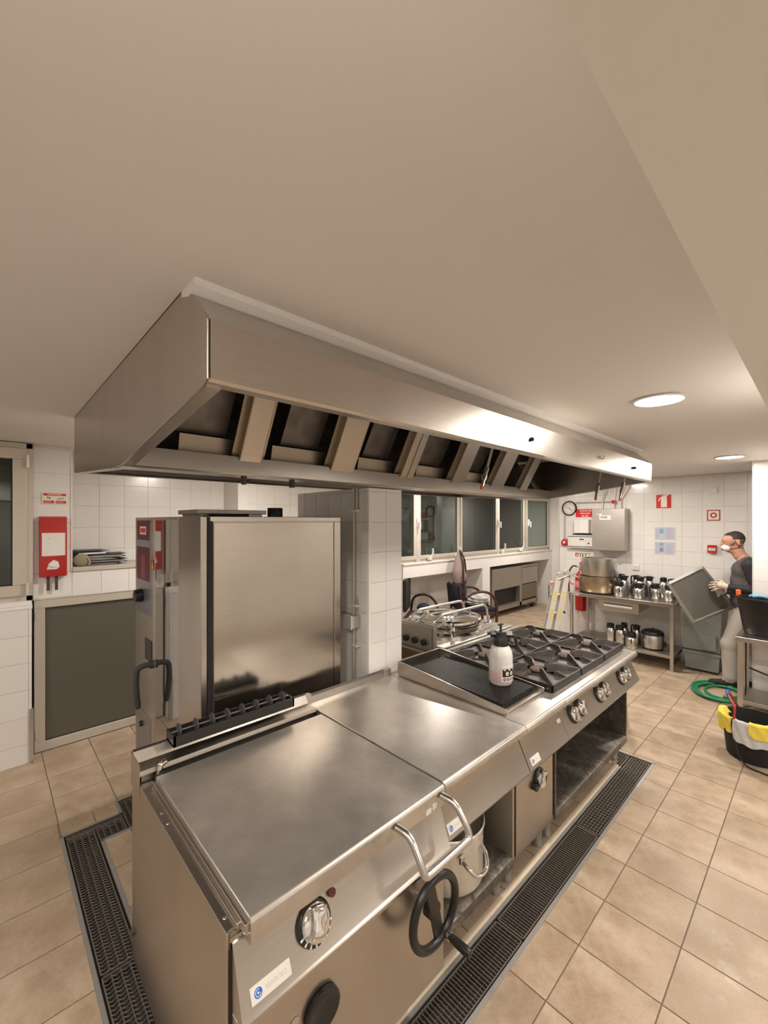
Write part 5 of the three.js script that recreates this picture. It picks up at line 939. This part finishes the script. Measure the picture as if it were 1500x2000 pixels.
{
  const t = thing('backpack', 'greyish pink and black backpack hanging over the armchair', 'backpack', [5.60, 0.75, -4.13]); off.set(t, V(0, 0, 0));
  const pinkish = std({ color: rgb(0.30, 0.225, 0.21), roughness: 0.9, bumpMap: clothBump, bumpScale: 0.006 });
  const shell = (sx, sy, sz, x, y, z, k = 0.35) => { const g = new THREE.SphereGeometry(1, 32, 24), p = g.attributes.position; for (let i = 0; i < p.count; i++) { let X = p.getX(i), Y = p.getY(i), Z = p.getZ(i); const q = (v) => Math.sign(v) * Math.abs(v) ** 0.7, tp = 1 - k * Math.max(0, Y); p.setXYZ(i, q(X) * sx * tp + x, Y * sy + y, q(Z) * sz * tp + z); } g.computeVertexNormals(); return g; };
  mk('upper_bag', shell(0.165, 0.31, 0.10, 0.02, 0.32, 0, 0.5), pinkish, t);
  mk('lower_bag', shell(0.18, 0.22, 0.12, 0.02, 0.0, 0.0, 0.1), M.blackMatt, t);
  mk('front_pocket', shell(0.085, 0.15, 0.05, 0.08, 0.26, 0.075, 0.5), pinkish, t);
  mk('red_patch', shell(0.075, 0.07, 0.03, 0.09, 0.42, 0.075, 0.5), std({ color: rgb(0.22, 0.055, 0.05), roughness: 0.9 }), t);
  mks('strap', [tube([[-0.03, 0.66, 0.02], [-0.10, 0.45, 0.08], [-0.13, 0.2, 0.09], [-0.11, 0.05, 0.09]], 0.013, { seg: 6 }), tube([[0.0, 0.66, 0.02], [0.03, 0.5, 0.09], [0.035, 0.25, 0.11], [0.03, 0.1, 0.10]], 0.013, { seg: 6 }), tube([[0.03, 0.62, 0.05], [0.15, 0.45, 0.07], [0.16, 0.2, 0.06]], 0.008, { seg: 6 }), tube([[-0.12, 0.05, 0.08], [-0.15, -0.1, 0.09], [-0.145, -0.28, 0.09]], 0.006, { seg: 6 })], M.blackMatt, t, { kind: 'stuff' });
  t.rotation.y = 0.5;
}
{
  const t = thing('office_chair', 'black chair with draped dark cloth, partly behind the column', 'chair', [4.72, 0, -4.15]); off.set(t, V(0, 0, 0));
  mk('seat', bx(-0.24, 0.24, 0.42, 0.5, -0.24, 0.24, 0.03), M.wood, t);
  mk('backrest', bx(-0.22, 0.22, 0.55, 1.03, -0.26, -0.2, 0.03), M.blackMatt, t);
  mk('arm', tube([[0.22, 0.5, -0.2], [0.25, 0.70, -0.15], [0.25, 0.74, 0.05], [0.23, 0.6, 0.2], [0.22, 0.45, 0.2]], 0.02, { seg: 8 }), M.blackPlastic, t);
  for (const [x, z] of [[-0.2, -0.2], [0.2, -0.2], [-0.2, 0.2], [0.2, 0.2]]) mk('leg', bar([x, 0.43, z], [x * 1.1, 0, z * 1.1], 0.018), M.wood, t);
  mk('draped_cloth', ball(0.1, 0.02, 0.58, 0.02, 1.2, 0.8, 1), M.navy, t);
  t.rotation.y = 0.6;
}

// ---------------------------------------------------------------- wheeled bin, filter and the man
{
  const t = thing('wheeled_bin', 'large grey plastic wheeled bin beside the steel table', 'bin', [6.62, 0, -1.07]);
  const sec = (y, w, d) => [[6.64 - d, y, -1.07 - w], [6.64 - d, y, -1.07 + w], [6.64 + d, y, -1.07 + w], [6.64 + d, y, -1.07 - w]];
  const loft = (rings) => { const pos = []; const q = (a, b, c, d) => pos.push(...a, ...b, ...c, ...a, ...c, ...d); for (let i = 0; i < rings.length - 1; i++) for (let k = 0; k < 4; k++) { const m = (k + 1) % 4; q(rings[i][k], rings[i][m], rings[i + 1][m], rings[i + 1][k]); } q(...rings[rings.length - 1]); q(...[...rings[0]].reverse()); const g = new THREE.BufferGeometry(); g.setAttribute('position', new THREE.Float32BufferAttribute(pos, 3)); g.computeVertexNormals(); return g; };
  mk('body', loft([sec(0.03, 0.165, 0.18), sec(0.22, 0.18, 0.195), sec(0.225, 0.19, 0.205), sec(0.26, 0.192, 0.207), sec(0.265, 0.183, 0.2), sec(0.80, 0.205, 0.225), sec(0.805, 0.218, 0.24), sec(0.86, 0.22, 0.242)]), M.bin, t);
  mk('lid', loft([sec(0.862, 0.222, 0.245), sec(0.89, 0.222, 0.245), sec(0.915, 0.19, 0.2)]), M.bin, t);
  mk('ledge', loft([sec(0.268, 0.195, 0.212), sec(0.277, 0.195, 0.212)]), M.rubberGrey, t);
  mk('panel', profX([[-1.08, 0.30], [-1.08, 0.48], [-0.92, 0.48], [-0.92, 0.30]], 6.413, 6.425), M.bin, t);
  mk('wheel', bar([6.78, 0.09, -1.28], [6.78, 0.09, -1.24], 0.09, 0.09, 24), M.blackMatt, t); mk('wheel', bar([6.78, 0.09, -0.90], [6.78, 0.09, -0.86], 0.09, 0.09, 24), M.blackMatt, t);
}
{
  // grease filter: frame of four bars and a wire mesh, held at a slant
  const A = V(5.732, 1.157, -1.261), B = V(6.011, 1.347, -0.995), C = V(6.277, 0.891, -0.743), D = V(5.946, 0.712, -1.057);
  const t = thing('grease_filter', 'square metal grease filter held up by the man', 'filter', [5.87, 0.74, -1.0]);
  const L = (a, b, s) => a.clone().lerp(b, s), quadAt = (u, v) => L(L(A, B, u), L(D, C, u), v);
  const n = B.clone().sub(A).cross(D.clone().sub(A)).normalize();
  mk('frame', [[A, B], [B, C], [C, D], [D, A]].map(([a, b]) => beam(a.toArray(), b.toArray(), 0.03, 0.03, 0.4)), M.galv, t);
  const wires = []; for (let i = 1; i < 48; i++) { const s = i / 48; wires.push(bar(quadAt(s, 0.02).toArray(), quadAt(s, 0.98).toArray(), 0.0019, 0.0019, 4), bar(quadAt(0.02, s).toArray(), quadAt(0.98, s).toArray(), 0.0019, 0.0019, 4)); }
  mk('wire_mesh', wires, std({ color: rgb(0.26, 0.25, 0.225), metalness: 0.4, roughness: 0.6 }), t, { kind: 'stuff' });
  const pl = [quadAt(0.02, 0.02), quadAt(0.98, 0.02), quadAt(0.98, 0.98), quadAt(0.02, 0.98)].map(p => p.addScaledVector(n, 0.006)), pos = [];
  const back = pl.map(p => p.clone().addScaledVector(n, 0.006)); const Q = (a, b, c, d) => pos.push(...a.toArray(), ...b.toArray(), ...c.toArray(), ...a.toArray(), ...c.toArray(), ...d.toArray());
  Q(pl[0], pl[1], pl[2], pl[3]); Q(back[3], back[2], back[1], back[0]); for (let i = 0; i < 4; i++) Q(pl[i], back[i], back[(i + 1) % 4], pl[(i + 1) % 4]);
  const g = new THREE.BufferGeometry(); g.setAttribute('position', new THREE.Float32BufferAttribute(pos, 3)); g.computeVertexNormals();
  mk('knitted_core', g, std({ color: rgb(0.27, 0.255, 0.23), metalness: 0.4, roughness: 0.7, bumpMap: fineBump, bumpScale: 0.002 }), t);
  mk('frame_label', beam(quadAt(0.3, 0.965).addScaledVector(n, -0.018).toArray(), quadAt(0.75, 0.965).addScaledVector(n, -0.018).toArray(), 0.012, 0.004, 0.4), M.white, t);
}
{
  const base = V(6.20, 0, -0.63), f = V(-0.2, 0, -0.98), l = V(-0.98, 0, 0.2);
  const P = (fw, lf, y) => base.clone().addScaledVector(f, fw).addScaledVector(l, lf).setY(y);
  const SKIN = [0.48, 0.25, 0.17], SHIRT = [0.062, 0.055, 0.058], SLEEVE = [0.016, 0.015, 0.017], TROUSER = [0.48, 0.44, 0.39], GLOVE = [0.60, 0.50, 0.40], SHOE = [0.012, 0.011, 0.011];
  const bones = [
    [P(0.085, 0, 1.56), P(0.0, 0, 1.43), 0.058, 0.064, SKIN],
    [P(-0.02, -0.14, 1.40), P(-0.02, 0.14, 1.40), 0.08, 0.08, SHIRT], [P(0, -0.07, 1.32), P(0, 0.07, 1.32), 0.118, 0.118, SHIRT], [P(0.015, -0.06, 1.2), P(0.01, 0.06, 1.0), 0.115, 0.115, SHIRT], [P(0.015, 0.06, 1.2), P(0.01, -0.06, 1.0), 0.115, 0.115, SHIRT], [P(0, -0.07, 0.97), P(0, 0.07, 0.97), 0.12, 0.12, SHIRT],
    [P(-0.02, 0.185, 1.405), P(-0.085, 0.215, 1.13), 0.066, 0.050, SLEEVE], [P(-0.085, 0.215, 1.13), P(0.15, 0.135, 1.14), 0.050, 0.036, SLEEVE],
    [P(-0.02, -0.185, 1.405), P(0.0, -0.22, 1.13), 0.062, 0.050, SLEEVE], [P(0.0, -0.22, 1.13), P(0.17, -0.04, 1.07), 0.050, 0.036, SLEEVE],
    [P(0, 0.085, 0.90), P(0.15, 0.10, 0.50), 0.10, 0.075, TROUSER], [P(0.15, 0.10, 0.50), P(0.14, 0.10, 0.13), 0.072, 0.066, TROUSER],
    [P(0, -0.085, 0.90), P(0.02, -0.09, 0.50), 0.10, 0.072, TROUSER], [P(0.02, -0.09, 0.50), P(-0.04, -0.08, 0.12), 0.068, 0.060, TROUSER],
    [P(0.12, 0.10, 0.055), P(0.30, 0.11, 0.042), 0.05, 0.036, SHOE], [P(-0.06, -0.08, 0.055), P(0.12, -0.08, 0.042), 0.05, 0.036, SHOE],
  ];
  const HAIR = [0.022, 0.016, 0.013], FADE = [0.16, 0.10, 0.075];
  const head = [[P(0.085, 0, 1.678), P(0.115, 0, 1.672), 0.090, 0.084, SKIN], [P(0.132, 0, 1.655), P(0.135, 0, 1.60), 0.068, 0.058, SKIN], [P(0.145, 0, 1.558), P(0.105, 0, 1.558), 0.036, 0.046, SKIN], [P(0.197, 0, 1.645), P(0.208, 0, 1.614), 0.011, 0.015, SKIN], [P(0.182, -0.033, 1.668), P(0.182, 0.033, 1.668), 0.016, 0.016, SKIN],
    [P(0.066, 0.083, 1.652), P(0.060, 0.090, 1.622), 0.014, 0.010, SKIN], [P(0.066, -0.083, 1.652), P(0.060, -0.090, 1.622), 0.014, 0.010, SKIN], [P(0.08, 0, 1.60), P(0.05, 0, 1.50), 0.060, 0.060, SKIN]];
  const hand = (w, k, fingers, thumb) => [[P(...w), P(...k), 0.032, 0.034, GLOVE], [P(k[0], k[1], k[2] + 0.022), P(k[0], k[1], k[2] - 0.022), 0.022, 0.022, GLOVE], ...fingers.flatMap(([a, b, c]) => [[P(...a), P(...b), 0.0105, 0.0098, GLOVE], [P(...b), P(...c), 0.0098, 0.0085, GLOVE]]), [P(...thumb[0]), P(...thumb[1]), 0.013, 0.0115, GLOVE], [P(...thumb[1]), P(...thumb[2]), 0.0115, 0.0095, GLOVE]];
  const left = hand([0.15, 0.135, 1.14], [0.225, 0.13, 1.155], [0, 1, 2, 3].map(i => { const y = 1.187 - 0.0235 * i, len = [0.035, 0.042, 0.04, 0.03][i]; return [[0.245, 0.128, y], [0.245 + len, 0.122, y - 0.002 - 0.004 * i], [0.245 + len * 1.9, 0.106, y - 0.010 - 0.008 * i]]; }), [[0.185, 0.13, 1.17], [0.215, 0.10, 1.20], [0.245, 0.07, 1.205]]);
  const right = hand([0.17, -0.04, 1.07], [0.23, 0.01, 1.065], [0, 1, 2, 3].map(i => { const y = 1.092 - 0.0225 * i, len = [0.035, 0.04, 0.038, 0.03][i]; return [[0.24, 0.025, y], [0.245, 0.025 + len, y], [0.235, 0.025 + len * 1.7, y - 0.004]]; }), [[0.205, 0.0, 1.095], [0.185, 0.03, 1.11], [0.185, 0.055, 1.11]]);
  function meshOf(list, extra, center, half, res, k, tint) {
    const mc = new MarchingCubes(res, undefined, false, false, 60000); mc.isolation = 0; mc.reset();
    const all = list.concat(extra), pre = all.map(([a, b, r1, r2]) => { const d = b.clone().sub(a); return [a.x, a.y, a.z, d.x, d.y, d.z, d.lengthSq() || 1e-9, r1, r2]; });
    const dist = (x, y, z, tag) => { let m = 1e9, bi = 0, bm = 1e9; for (let i = 0; i < pre.length; i++) { const q = pre[i], px = x - q[0], py = y - q[1], pz = z - q[2]; let t = (px * q[3] + py * q[4] + pz * q[5]) / q[6]; t = t < 0 ? 0 : t > 1 ? 1 : t; const ex = px - q[3] * t, ey = py - q[4] * t, ez = pz - q[5] * t, dd = Math.sqrt(ex * ex + ey * ey + ez * ez) - (q[7] + (q[8] - q[7]) * t); if (dd < bm) { bm = dd; bi = i; } const h = Math.max(0, Math.min(1, 0.5 + 0.5 * (m - dd) / k)); m = m > 1e8 ? dd : m * (1 - h) + dd * h - k * h * (1 - h); } return tag ? bi : m; };
    const hs = res / 2;
    for (let z = 0; z < res; z++) for (let y = 0; y < res; y++) for (let x = 0; x < res; x++) mc.field[z * res * res + y * res + x] = -dist(center.x + (x - hs) / hs * half, center.y + (y - hs) / hs * half, center.z + (z - hs) / hs * half);
    mc.update();
    const n = mc.count, pos = new Float32Array(n * 3), col = new Float32Array(n * 3);
    for (let i = 0; i < n; i++) { for (let c = 0; c < 3; c++) pos[3 * i + c] = mc.positionArray[3 * i + c] * half + center.getComponent(c); let tag = all[dist(pos[3 * i], pos[3 * i + 1], pos[3 * i + 2], true)][4]; if (tint) tag = tint(pos[3 * i], pos[3 * i + 1], pos[3 * i + 2]) || tag; col.set(tag, 3 * i); }
    const g = new THREE.BufferGeometry(); g.setAttribute('position', new THREE.BufferAttribute(pos, 3)); g.setAttribute('color', new THREE.BufferAttribute(col, 3));
    const nor = new Float32Array(n * 3), e = 0.002; for (let i = 0; i < n; i++) { const x = pos[3 * i], y = pos[3 * i + 1], z = pos[3 * i + 2], v = V(dist(x + e, y, z) - dist(x - e, y, z), dist(x, y + e, z) - dist(x, y - e, z), dist(x, y, z + e) - dist(x, y, z - e)).normalize(); nor[3 * i] = v.x; nor[3 * i + 1] = v.y; nor[3 * i + 2] = v.z; }
    g.setAttribute('normal', new THREE.BufferAttribute(nor, 3)); return g;
  }
  // close-cropped dark hair: full on top, clipped shorter at the sides and nape
  const hairAt = (x, y, z) => { const fw = (x - base.x) * f.x + (z - base.z) * f.z, lf = Math.abs((x - base.x) * l.x + (z - base.z) * l.z); if (lf > 0.088 && y < 1.675) return null; if (y > 1.716 - (fw < 0.13 ? 0.012 : 0)) return HAIR; if (fw < 0.115 && y > 1.675 && lf < 0.2) return HAIR; if (fw < 0.10 && y > 1.64 + 0.25 * Math.max(0, fw - 0.03)) return FADE; if (fw < 0.02 && y > 1.61) return FADE; return null; };
  const t = thing('person', 'man in dark long-sleeved top, white trousers, gloves and white face mask, holding a filter', 'person', [6.20, 0, -0.63]);
  const body = meshOf(bones, [], V(6.16, 0.80, -0.70), 0.86, 118, 0.03), hd = meshOf(head, [], P(0.14, 0, 1.64), 0.19, 90, 0.022, hairAt), lh = meshOf(left, [], P(0.24, 0.12, 1.155), 0.115, 64, 0.008), rh = meshOf(right, [], P(0.22, 0.02, 1.07), 0.10, 56, 0.008);
  mk('body', [body, hd, lh, rh], std({ vertexColors: true, roughness: 0.75 }), t);
  const toMan = new THREE.Matrix4().makeBasis(f.clone().normalize(), V(0, 1, 0), f.clone().normalize().cross(V(0, 1, 0)));
  const onMan = (g, fw, lf, y) => g.applyMatrix4(toMan).translate(...P(fw, lf, y).toArray());
  const mask = new THREE.SphereGeometry(0.06, 24, 18).scale(0.85, 0.80, 1.0).rotateZ(-0.35);
  const mk1 = mk('face_mask', onMan(mask, 0.158, 0, 1.580), std({ color: rgb(0.78, 0.77, 0.76), roughness: 0.8 }), t);
  mk('valve', onMan(new THREE.SphereGeometry(0.015, 14, 10).scale(1, 0.8, 1.2), 0.196, 0.012, 1.556), M.rubberGrey, mk1);
  mks('strap', [tube([P(0.15, 0.050, 1.60).toArray(), P(0.11, 0.080, 1.625).toArray(), P(0.08, 0.089, 1.665).toArray()], 0.0026, { seg: 5 }), tube([P(0.14, 0.050, 1.568).toArray(), P(0.10, 0.062, 1.572).toArray(), P(0.03, 0.062, 1.60).toArray(), P(0.005, 0.0, 1.61).toArray()], 0.0026, { seg: 5 })], M.blackMatt, mk1);
  mks('eye', [-1, 1].map(q => ball(0.009, ...P(0.189, q * 0.030, 1.650).toArray())), M.wood, t);
}

// ---------------------------------------------------------------- right foreground: small table, tub, bucket, hose
{
  const x0 = 5.24, x1 = 5.735, z0 = -0.605, z1 = 0.55, t = thing('side_table', 'stainless side table at the right edge carrying a black tub', 'table', [5.6, 0, 0]);
  mk('table_top', bx(x0, x1, 0.725, 0.77, z0, z1, 0.004), M.steel, t);
  for (const [x, z] of [[x0 + 0.04, z0 + 0.035], [x1 - 0.06, z0 + 0.035], [x0 + 0.04, z1 - 0.035], [x1 - 0.06, z1 - 0.035]]) mk('leg', bx(x - 0.022, x + 0.022, 0, 0.725, z - 0.022, z + 0.022, 0.004), M.satin, t);
  mk('lower_shelf', bx(x0 + 0.02, x1 - 0.03, 0.13, 0.165, z0 + 0.02, z1 - 0.02, 0.003), M.steelSoft, t);
}
{
  const x = 5.53, z = -0.345, y = 0.77, t = thing('black_tub', 'large black plastic tub on the side table', 'tub', [x, y, z]);
  mk('shell', lathe([[0, 0], [0.15, 0], [0.16, 0.015], [0.195, 0.30], [0.205, 0.305], [0.203, 0.32], [0.19, 0.32], [0.15, 0.02], [0, 0.012]], 0, 0, 0, 44).scale(0.93, 1.12, 1.45).translate(x, y, z), M.blackPlastic, t);
  mk('handle', tube([[x - 0.2, y + 0.365, z + 0.21], [x - 0.17, y + 0.395, z + 0.23], [x - 0.10, y + 0.39, z + 0.28], [x - 0.08, y + 0.365, z + 0.285]], 0.012, { seg: 8 }), M.blackPlastic, t);
  const b = thing('orange_handled_tool', 'orange handled tool sticking out of the black tub', 'tool', [5.645, 0.80, -0.555]);
  mk('grip', [bar([5.62, 1.08, -0.62], [5.625, 1.165, -0.625], 0.018, 0.021), ball(0.021, 5.625, 1.165, -0.625, 1, 0.6, 1)], M.orange, b);
  mk('blade', bar([5.57, 0.84, -0.48], [5.62, 1.08, -0.62], 0.007), M.satin, b);
  const g = thing('rubber_glove', 'pale blue rubber gloves lying on the rim of the tub', 'glove', [5.60, 1.10, -0.45]);
  mk('fabric', [tube([[5.62, 1.12, -0.53], [5.58, 1.135, -0.49], [5.57, 1.13, -0.44]], 0.018, { seg: 8 }), tube([[5.56, 1.125, -0.50], [5.53, 1.14, -0.44], [5.53, 1.13, -0.38]], 0.017, { seg: 8 }), tube([[5.60, 1.12, -0.46], [5.56, 1.13, -0.40], [5.57, 1.12, -0.34]], 0.016, { seg: 8 })], M.gloveBlue, g, { kind: 'stuff' });
  solo('red_tube', tube([[5.44, 1.10, -0.33], [5.50, 1.22, -0.30], [5.56, 1.30, -0.2], [5.62, 1.22, -0.1], [5.66, 0.95, -0.1]], 0.005, { seg: 6, n: 40 }), M.pink, 'thin pinkish red tube arching out of the black tub', 'tube');
  solo('power_cable', tube([[5.44, 0.168, -0.55], [5.42, 0.30, -0.545], [5.41, 0.45, -0.545], [5.43, 0.60, -0.545], [5.42, 0.72, -0.545]], 0.006, { seg: 6, n: 40 }), M.blackMatt, 'black cable hanging behind the leg of the side table', 'cable');
  const s = thing('pan_lid', 'dark frying pan tilted on the lower shelf of the side table', 'pan', [5.62, 0.165, -0.25]); off.set(s, V(0, 0, 0));
  mk('dish', lathe([[0, 0], [0.12, 0.005], [0.17, 0.05], [0.175, 0.05], [0.125, -0.004], [0, -0.008]], 0, 0, 0, 36).rotateX(0.55).rotateY(0.3).translate(0, 0.11, 0), M.castBlack, s);
  mk('handle', beam([0, 0.185, -0.14], [0.0, 0.23, -0.29], 0.02, 0.012), M.blackPlastic, s);
}
{
  const x = 4.45, z = -0.395, t = thing('black_bucket', 'black rubber bucket with yellow and grey cloths over its rim', 'bucket', [x, 0, z]);
  mk('shell', lathe([[0, 0.0], [0.165, 0.0], [0.175, 0.012], [0.205, 0.295], [0.215, 0.30], [0.212, 0.312], [0.198, 0.308], [0.168, 0.018], [0, 0.012]], x, 0, z, 44), M.blackMatt, t);
  const ring = (a) => [x + 0.21 * Math.cos(a), z + 0.21 * Math.sin(a)];
  const [ax, az] = ring(3.70), [bx2, bz2] = ring(-0.6);
  mk('bail_handle', tube([[ax, 0.29, az], [x - 0.20, 0.42, z - 0.10], [x - 0.10, 0.475, z - 0.15]], 0.008, { seg: 8, n: 30 }), M.red, t);
  mk('bail_grip', tube([[x - 0.10, 0.475, z - 0.15], [x - 0.03, 0.485, z - 0.165], [x + 0.02, 0.475, z - 0.165]], 0.012, { seg: 8 }), M.blue, t);
  mk('bail_handle', tube([[x + 0.02, 0.475, z - 0.165], [x + 0.12, 0.41, z - 0.16], [bx2, 0.31, bz2]], 0.008, { seg: 8, n: 30 }), M.red, t);
  // a cloth hung over the rim between two angles: inside flap, over the edge, outside flap with a wavy hem
  const drape = (a0, a1, inside, outside, lift, wob) => {
    const nu = 28, prof = []; const R = (y) => 0.172 + 0.135 * (y / 0.31) * 0.30 + 0.0;
    const path = (s, hem) => { const top = 0.318 + lift; if (s < 0.35) { const k = 1 - s / 0.35, y = top - k * inside; return [0.196 - 0.03 * k - lift, y]; } if (s < 0.5) { const a = (s - 0.35) / 0.15 * Math.PI; return [0.208 - (0.014 + lift) * Math.cos(a), top + 0.008 * Math.sin(a)]; } const k = (s - 0.5) / 0.5, y = top - k * (outside + hem); return [0.222 + lift - 0.10 * (top - y) + 0.006 * k, y]; };
    const nv = 22, P2 = (i, j, o) => { const u = i / nu, a = a0 + (a1 - a0) * u, hem = wob * Math.sin(u * 9 + a0) * 0.5 + wob * 0.3 * Math.sin(u * 23), [r, y] = path(j / nv, hem), w = 0.004 * Math.sin(u * 31 + j * 0.5) + 0.003 * Math.sin(u * 17); return [x + (r + w + o) * Math.cos(a), y + o * 0.3, z + (r + w + o) * Math.sin(a)]; };
    const pos = [], Q = (a, b, c, d) => pos.push(...a, ...b, ...c, ...a, ...c, ...d);
    for (const [o, flip] of [[0, 1], [0.004, 0]]) for (let i = 0; i < nu; i++) for (let j = 0; j < nv; j++) { const q = [P2(i, j, o), P2(i + 1, j, o), P2(i + 1, j + 1, o), P2(i, j + 1, o)]; flip ? Q(q[3], q[2], q[1], q[0]) : Q(...q); }
    for (let j = 0; j < nv; j++) for (const i of [0, nu]) Q(P2(i, j, 0), P2(i, j + 1, 0), P2(i, j + 1, 0.004), P2(i, j, 0.004));
    const g = new THREE.BufferGeometry(); g.setAttribute('position', new THREE.Float32BufferAttribute(pos, 3)); g.computeVertexNormals(); return toCreasedNormals(g, 1.2);
  };
  solo('cleaning_cloth', drape(3.72, 5.05, 0.03, 0.12, 0.004, 0.03), M.yellowCloth, 'yellow cloth folded over the left rim of the black bucket', 'cloth');
  solo('cleaning_cloth', drape(2.2, 3.68, 0.03, 0.165, 0.004, 0.02), M.greyCloth, 'grey cloth hanging down the front of the black bucket', 'cloth');
  solo('cleaning_cloth', drape(1.55, 3.2, 0.03, 0.10, 0.012, 0.015), M.yellowCloth, 'bright yellow cloth over the grey one on the bucket front', 'cloth');
  solo('bucket_cable', tube([[x - 0.215, 0.16, z - 0.09], [x - 0.24, 0.08, z - 0.07], [x - 0.245, 0.015, z - 0.02], [x - 0.26, 0.008, z + 0.06], [x - 0.27, 0.008, z + 0.11]], 0.006, { seg: 6, n: 40 }), M.blackMatt, 'thin black cable trailing from the bucket onto the floor', 'cable');
}
{
  const pts = []; for (let i = 0; i <= 150; i++) { const a = i / 150 * Math.PI * 2 * 5.3 + 1, k = i / 150, r = 0.30 - 0.12 * k + 0.02 * Math.sin(a * 0.37); pts.push([5.80 + 0.03 * Math.sin(k * 9) + r * Math.cos(a) * 1.05, 0.013 + 0.02 * (0.5 + 0.5 * Math.sin(k * 21)), -0.80 + 0.02 * Math.cos(k * 7) + r * Math.sin(a) * 0.85]); }
  solo('garden_hose', tube(pts, 0.012, { seg: 8, n: 420 }), M.green, 'coiled green hose on the floor by the side table', 'hose');
}
[[[4.19, 0.0, -1.25], [4.14, 0.54, -1.275], 'short pale wooden stake at the far end of the range, the left one'], [[4.265, 0.0, -1.255], [4.19, 0.56, -1.29], 'short pale wooden stake at the far end of the range, the right one']].forEach(([a, b, label]) => {
  const t = thing('wooden_stake', label, 'stake', a, 'stakes by the range');
  mk('shaft', bar(a, b, 0.017, 0.016, 14), M.poleWood, t); mk('end_cap', bar(a, V(...a).lerp(V(...b), 0.04).toArray(), 0.019, 0.019, 14), M.poleWood, t);
});

renderer.render(scene, camera);
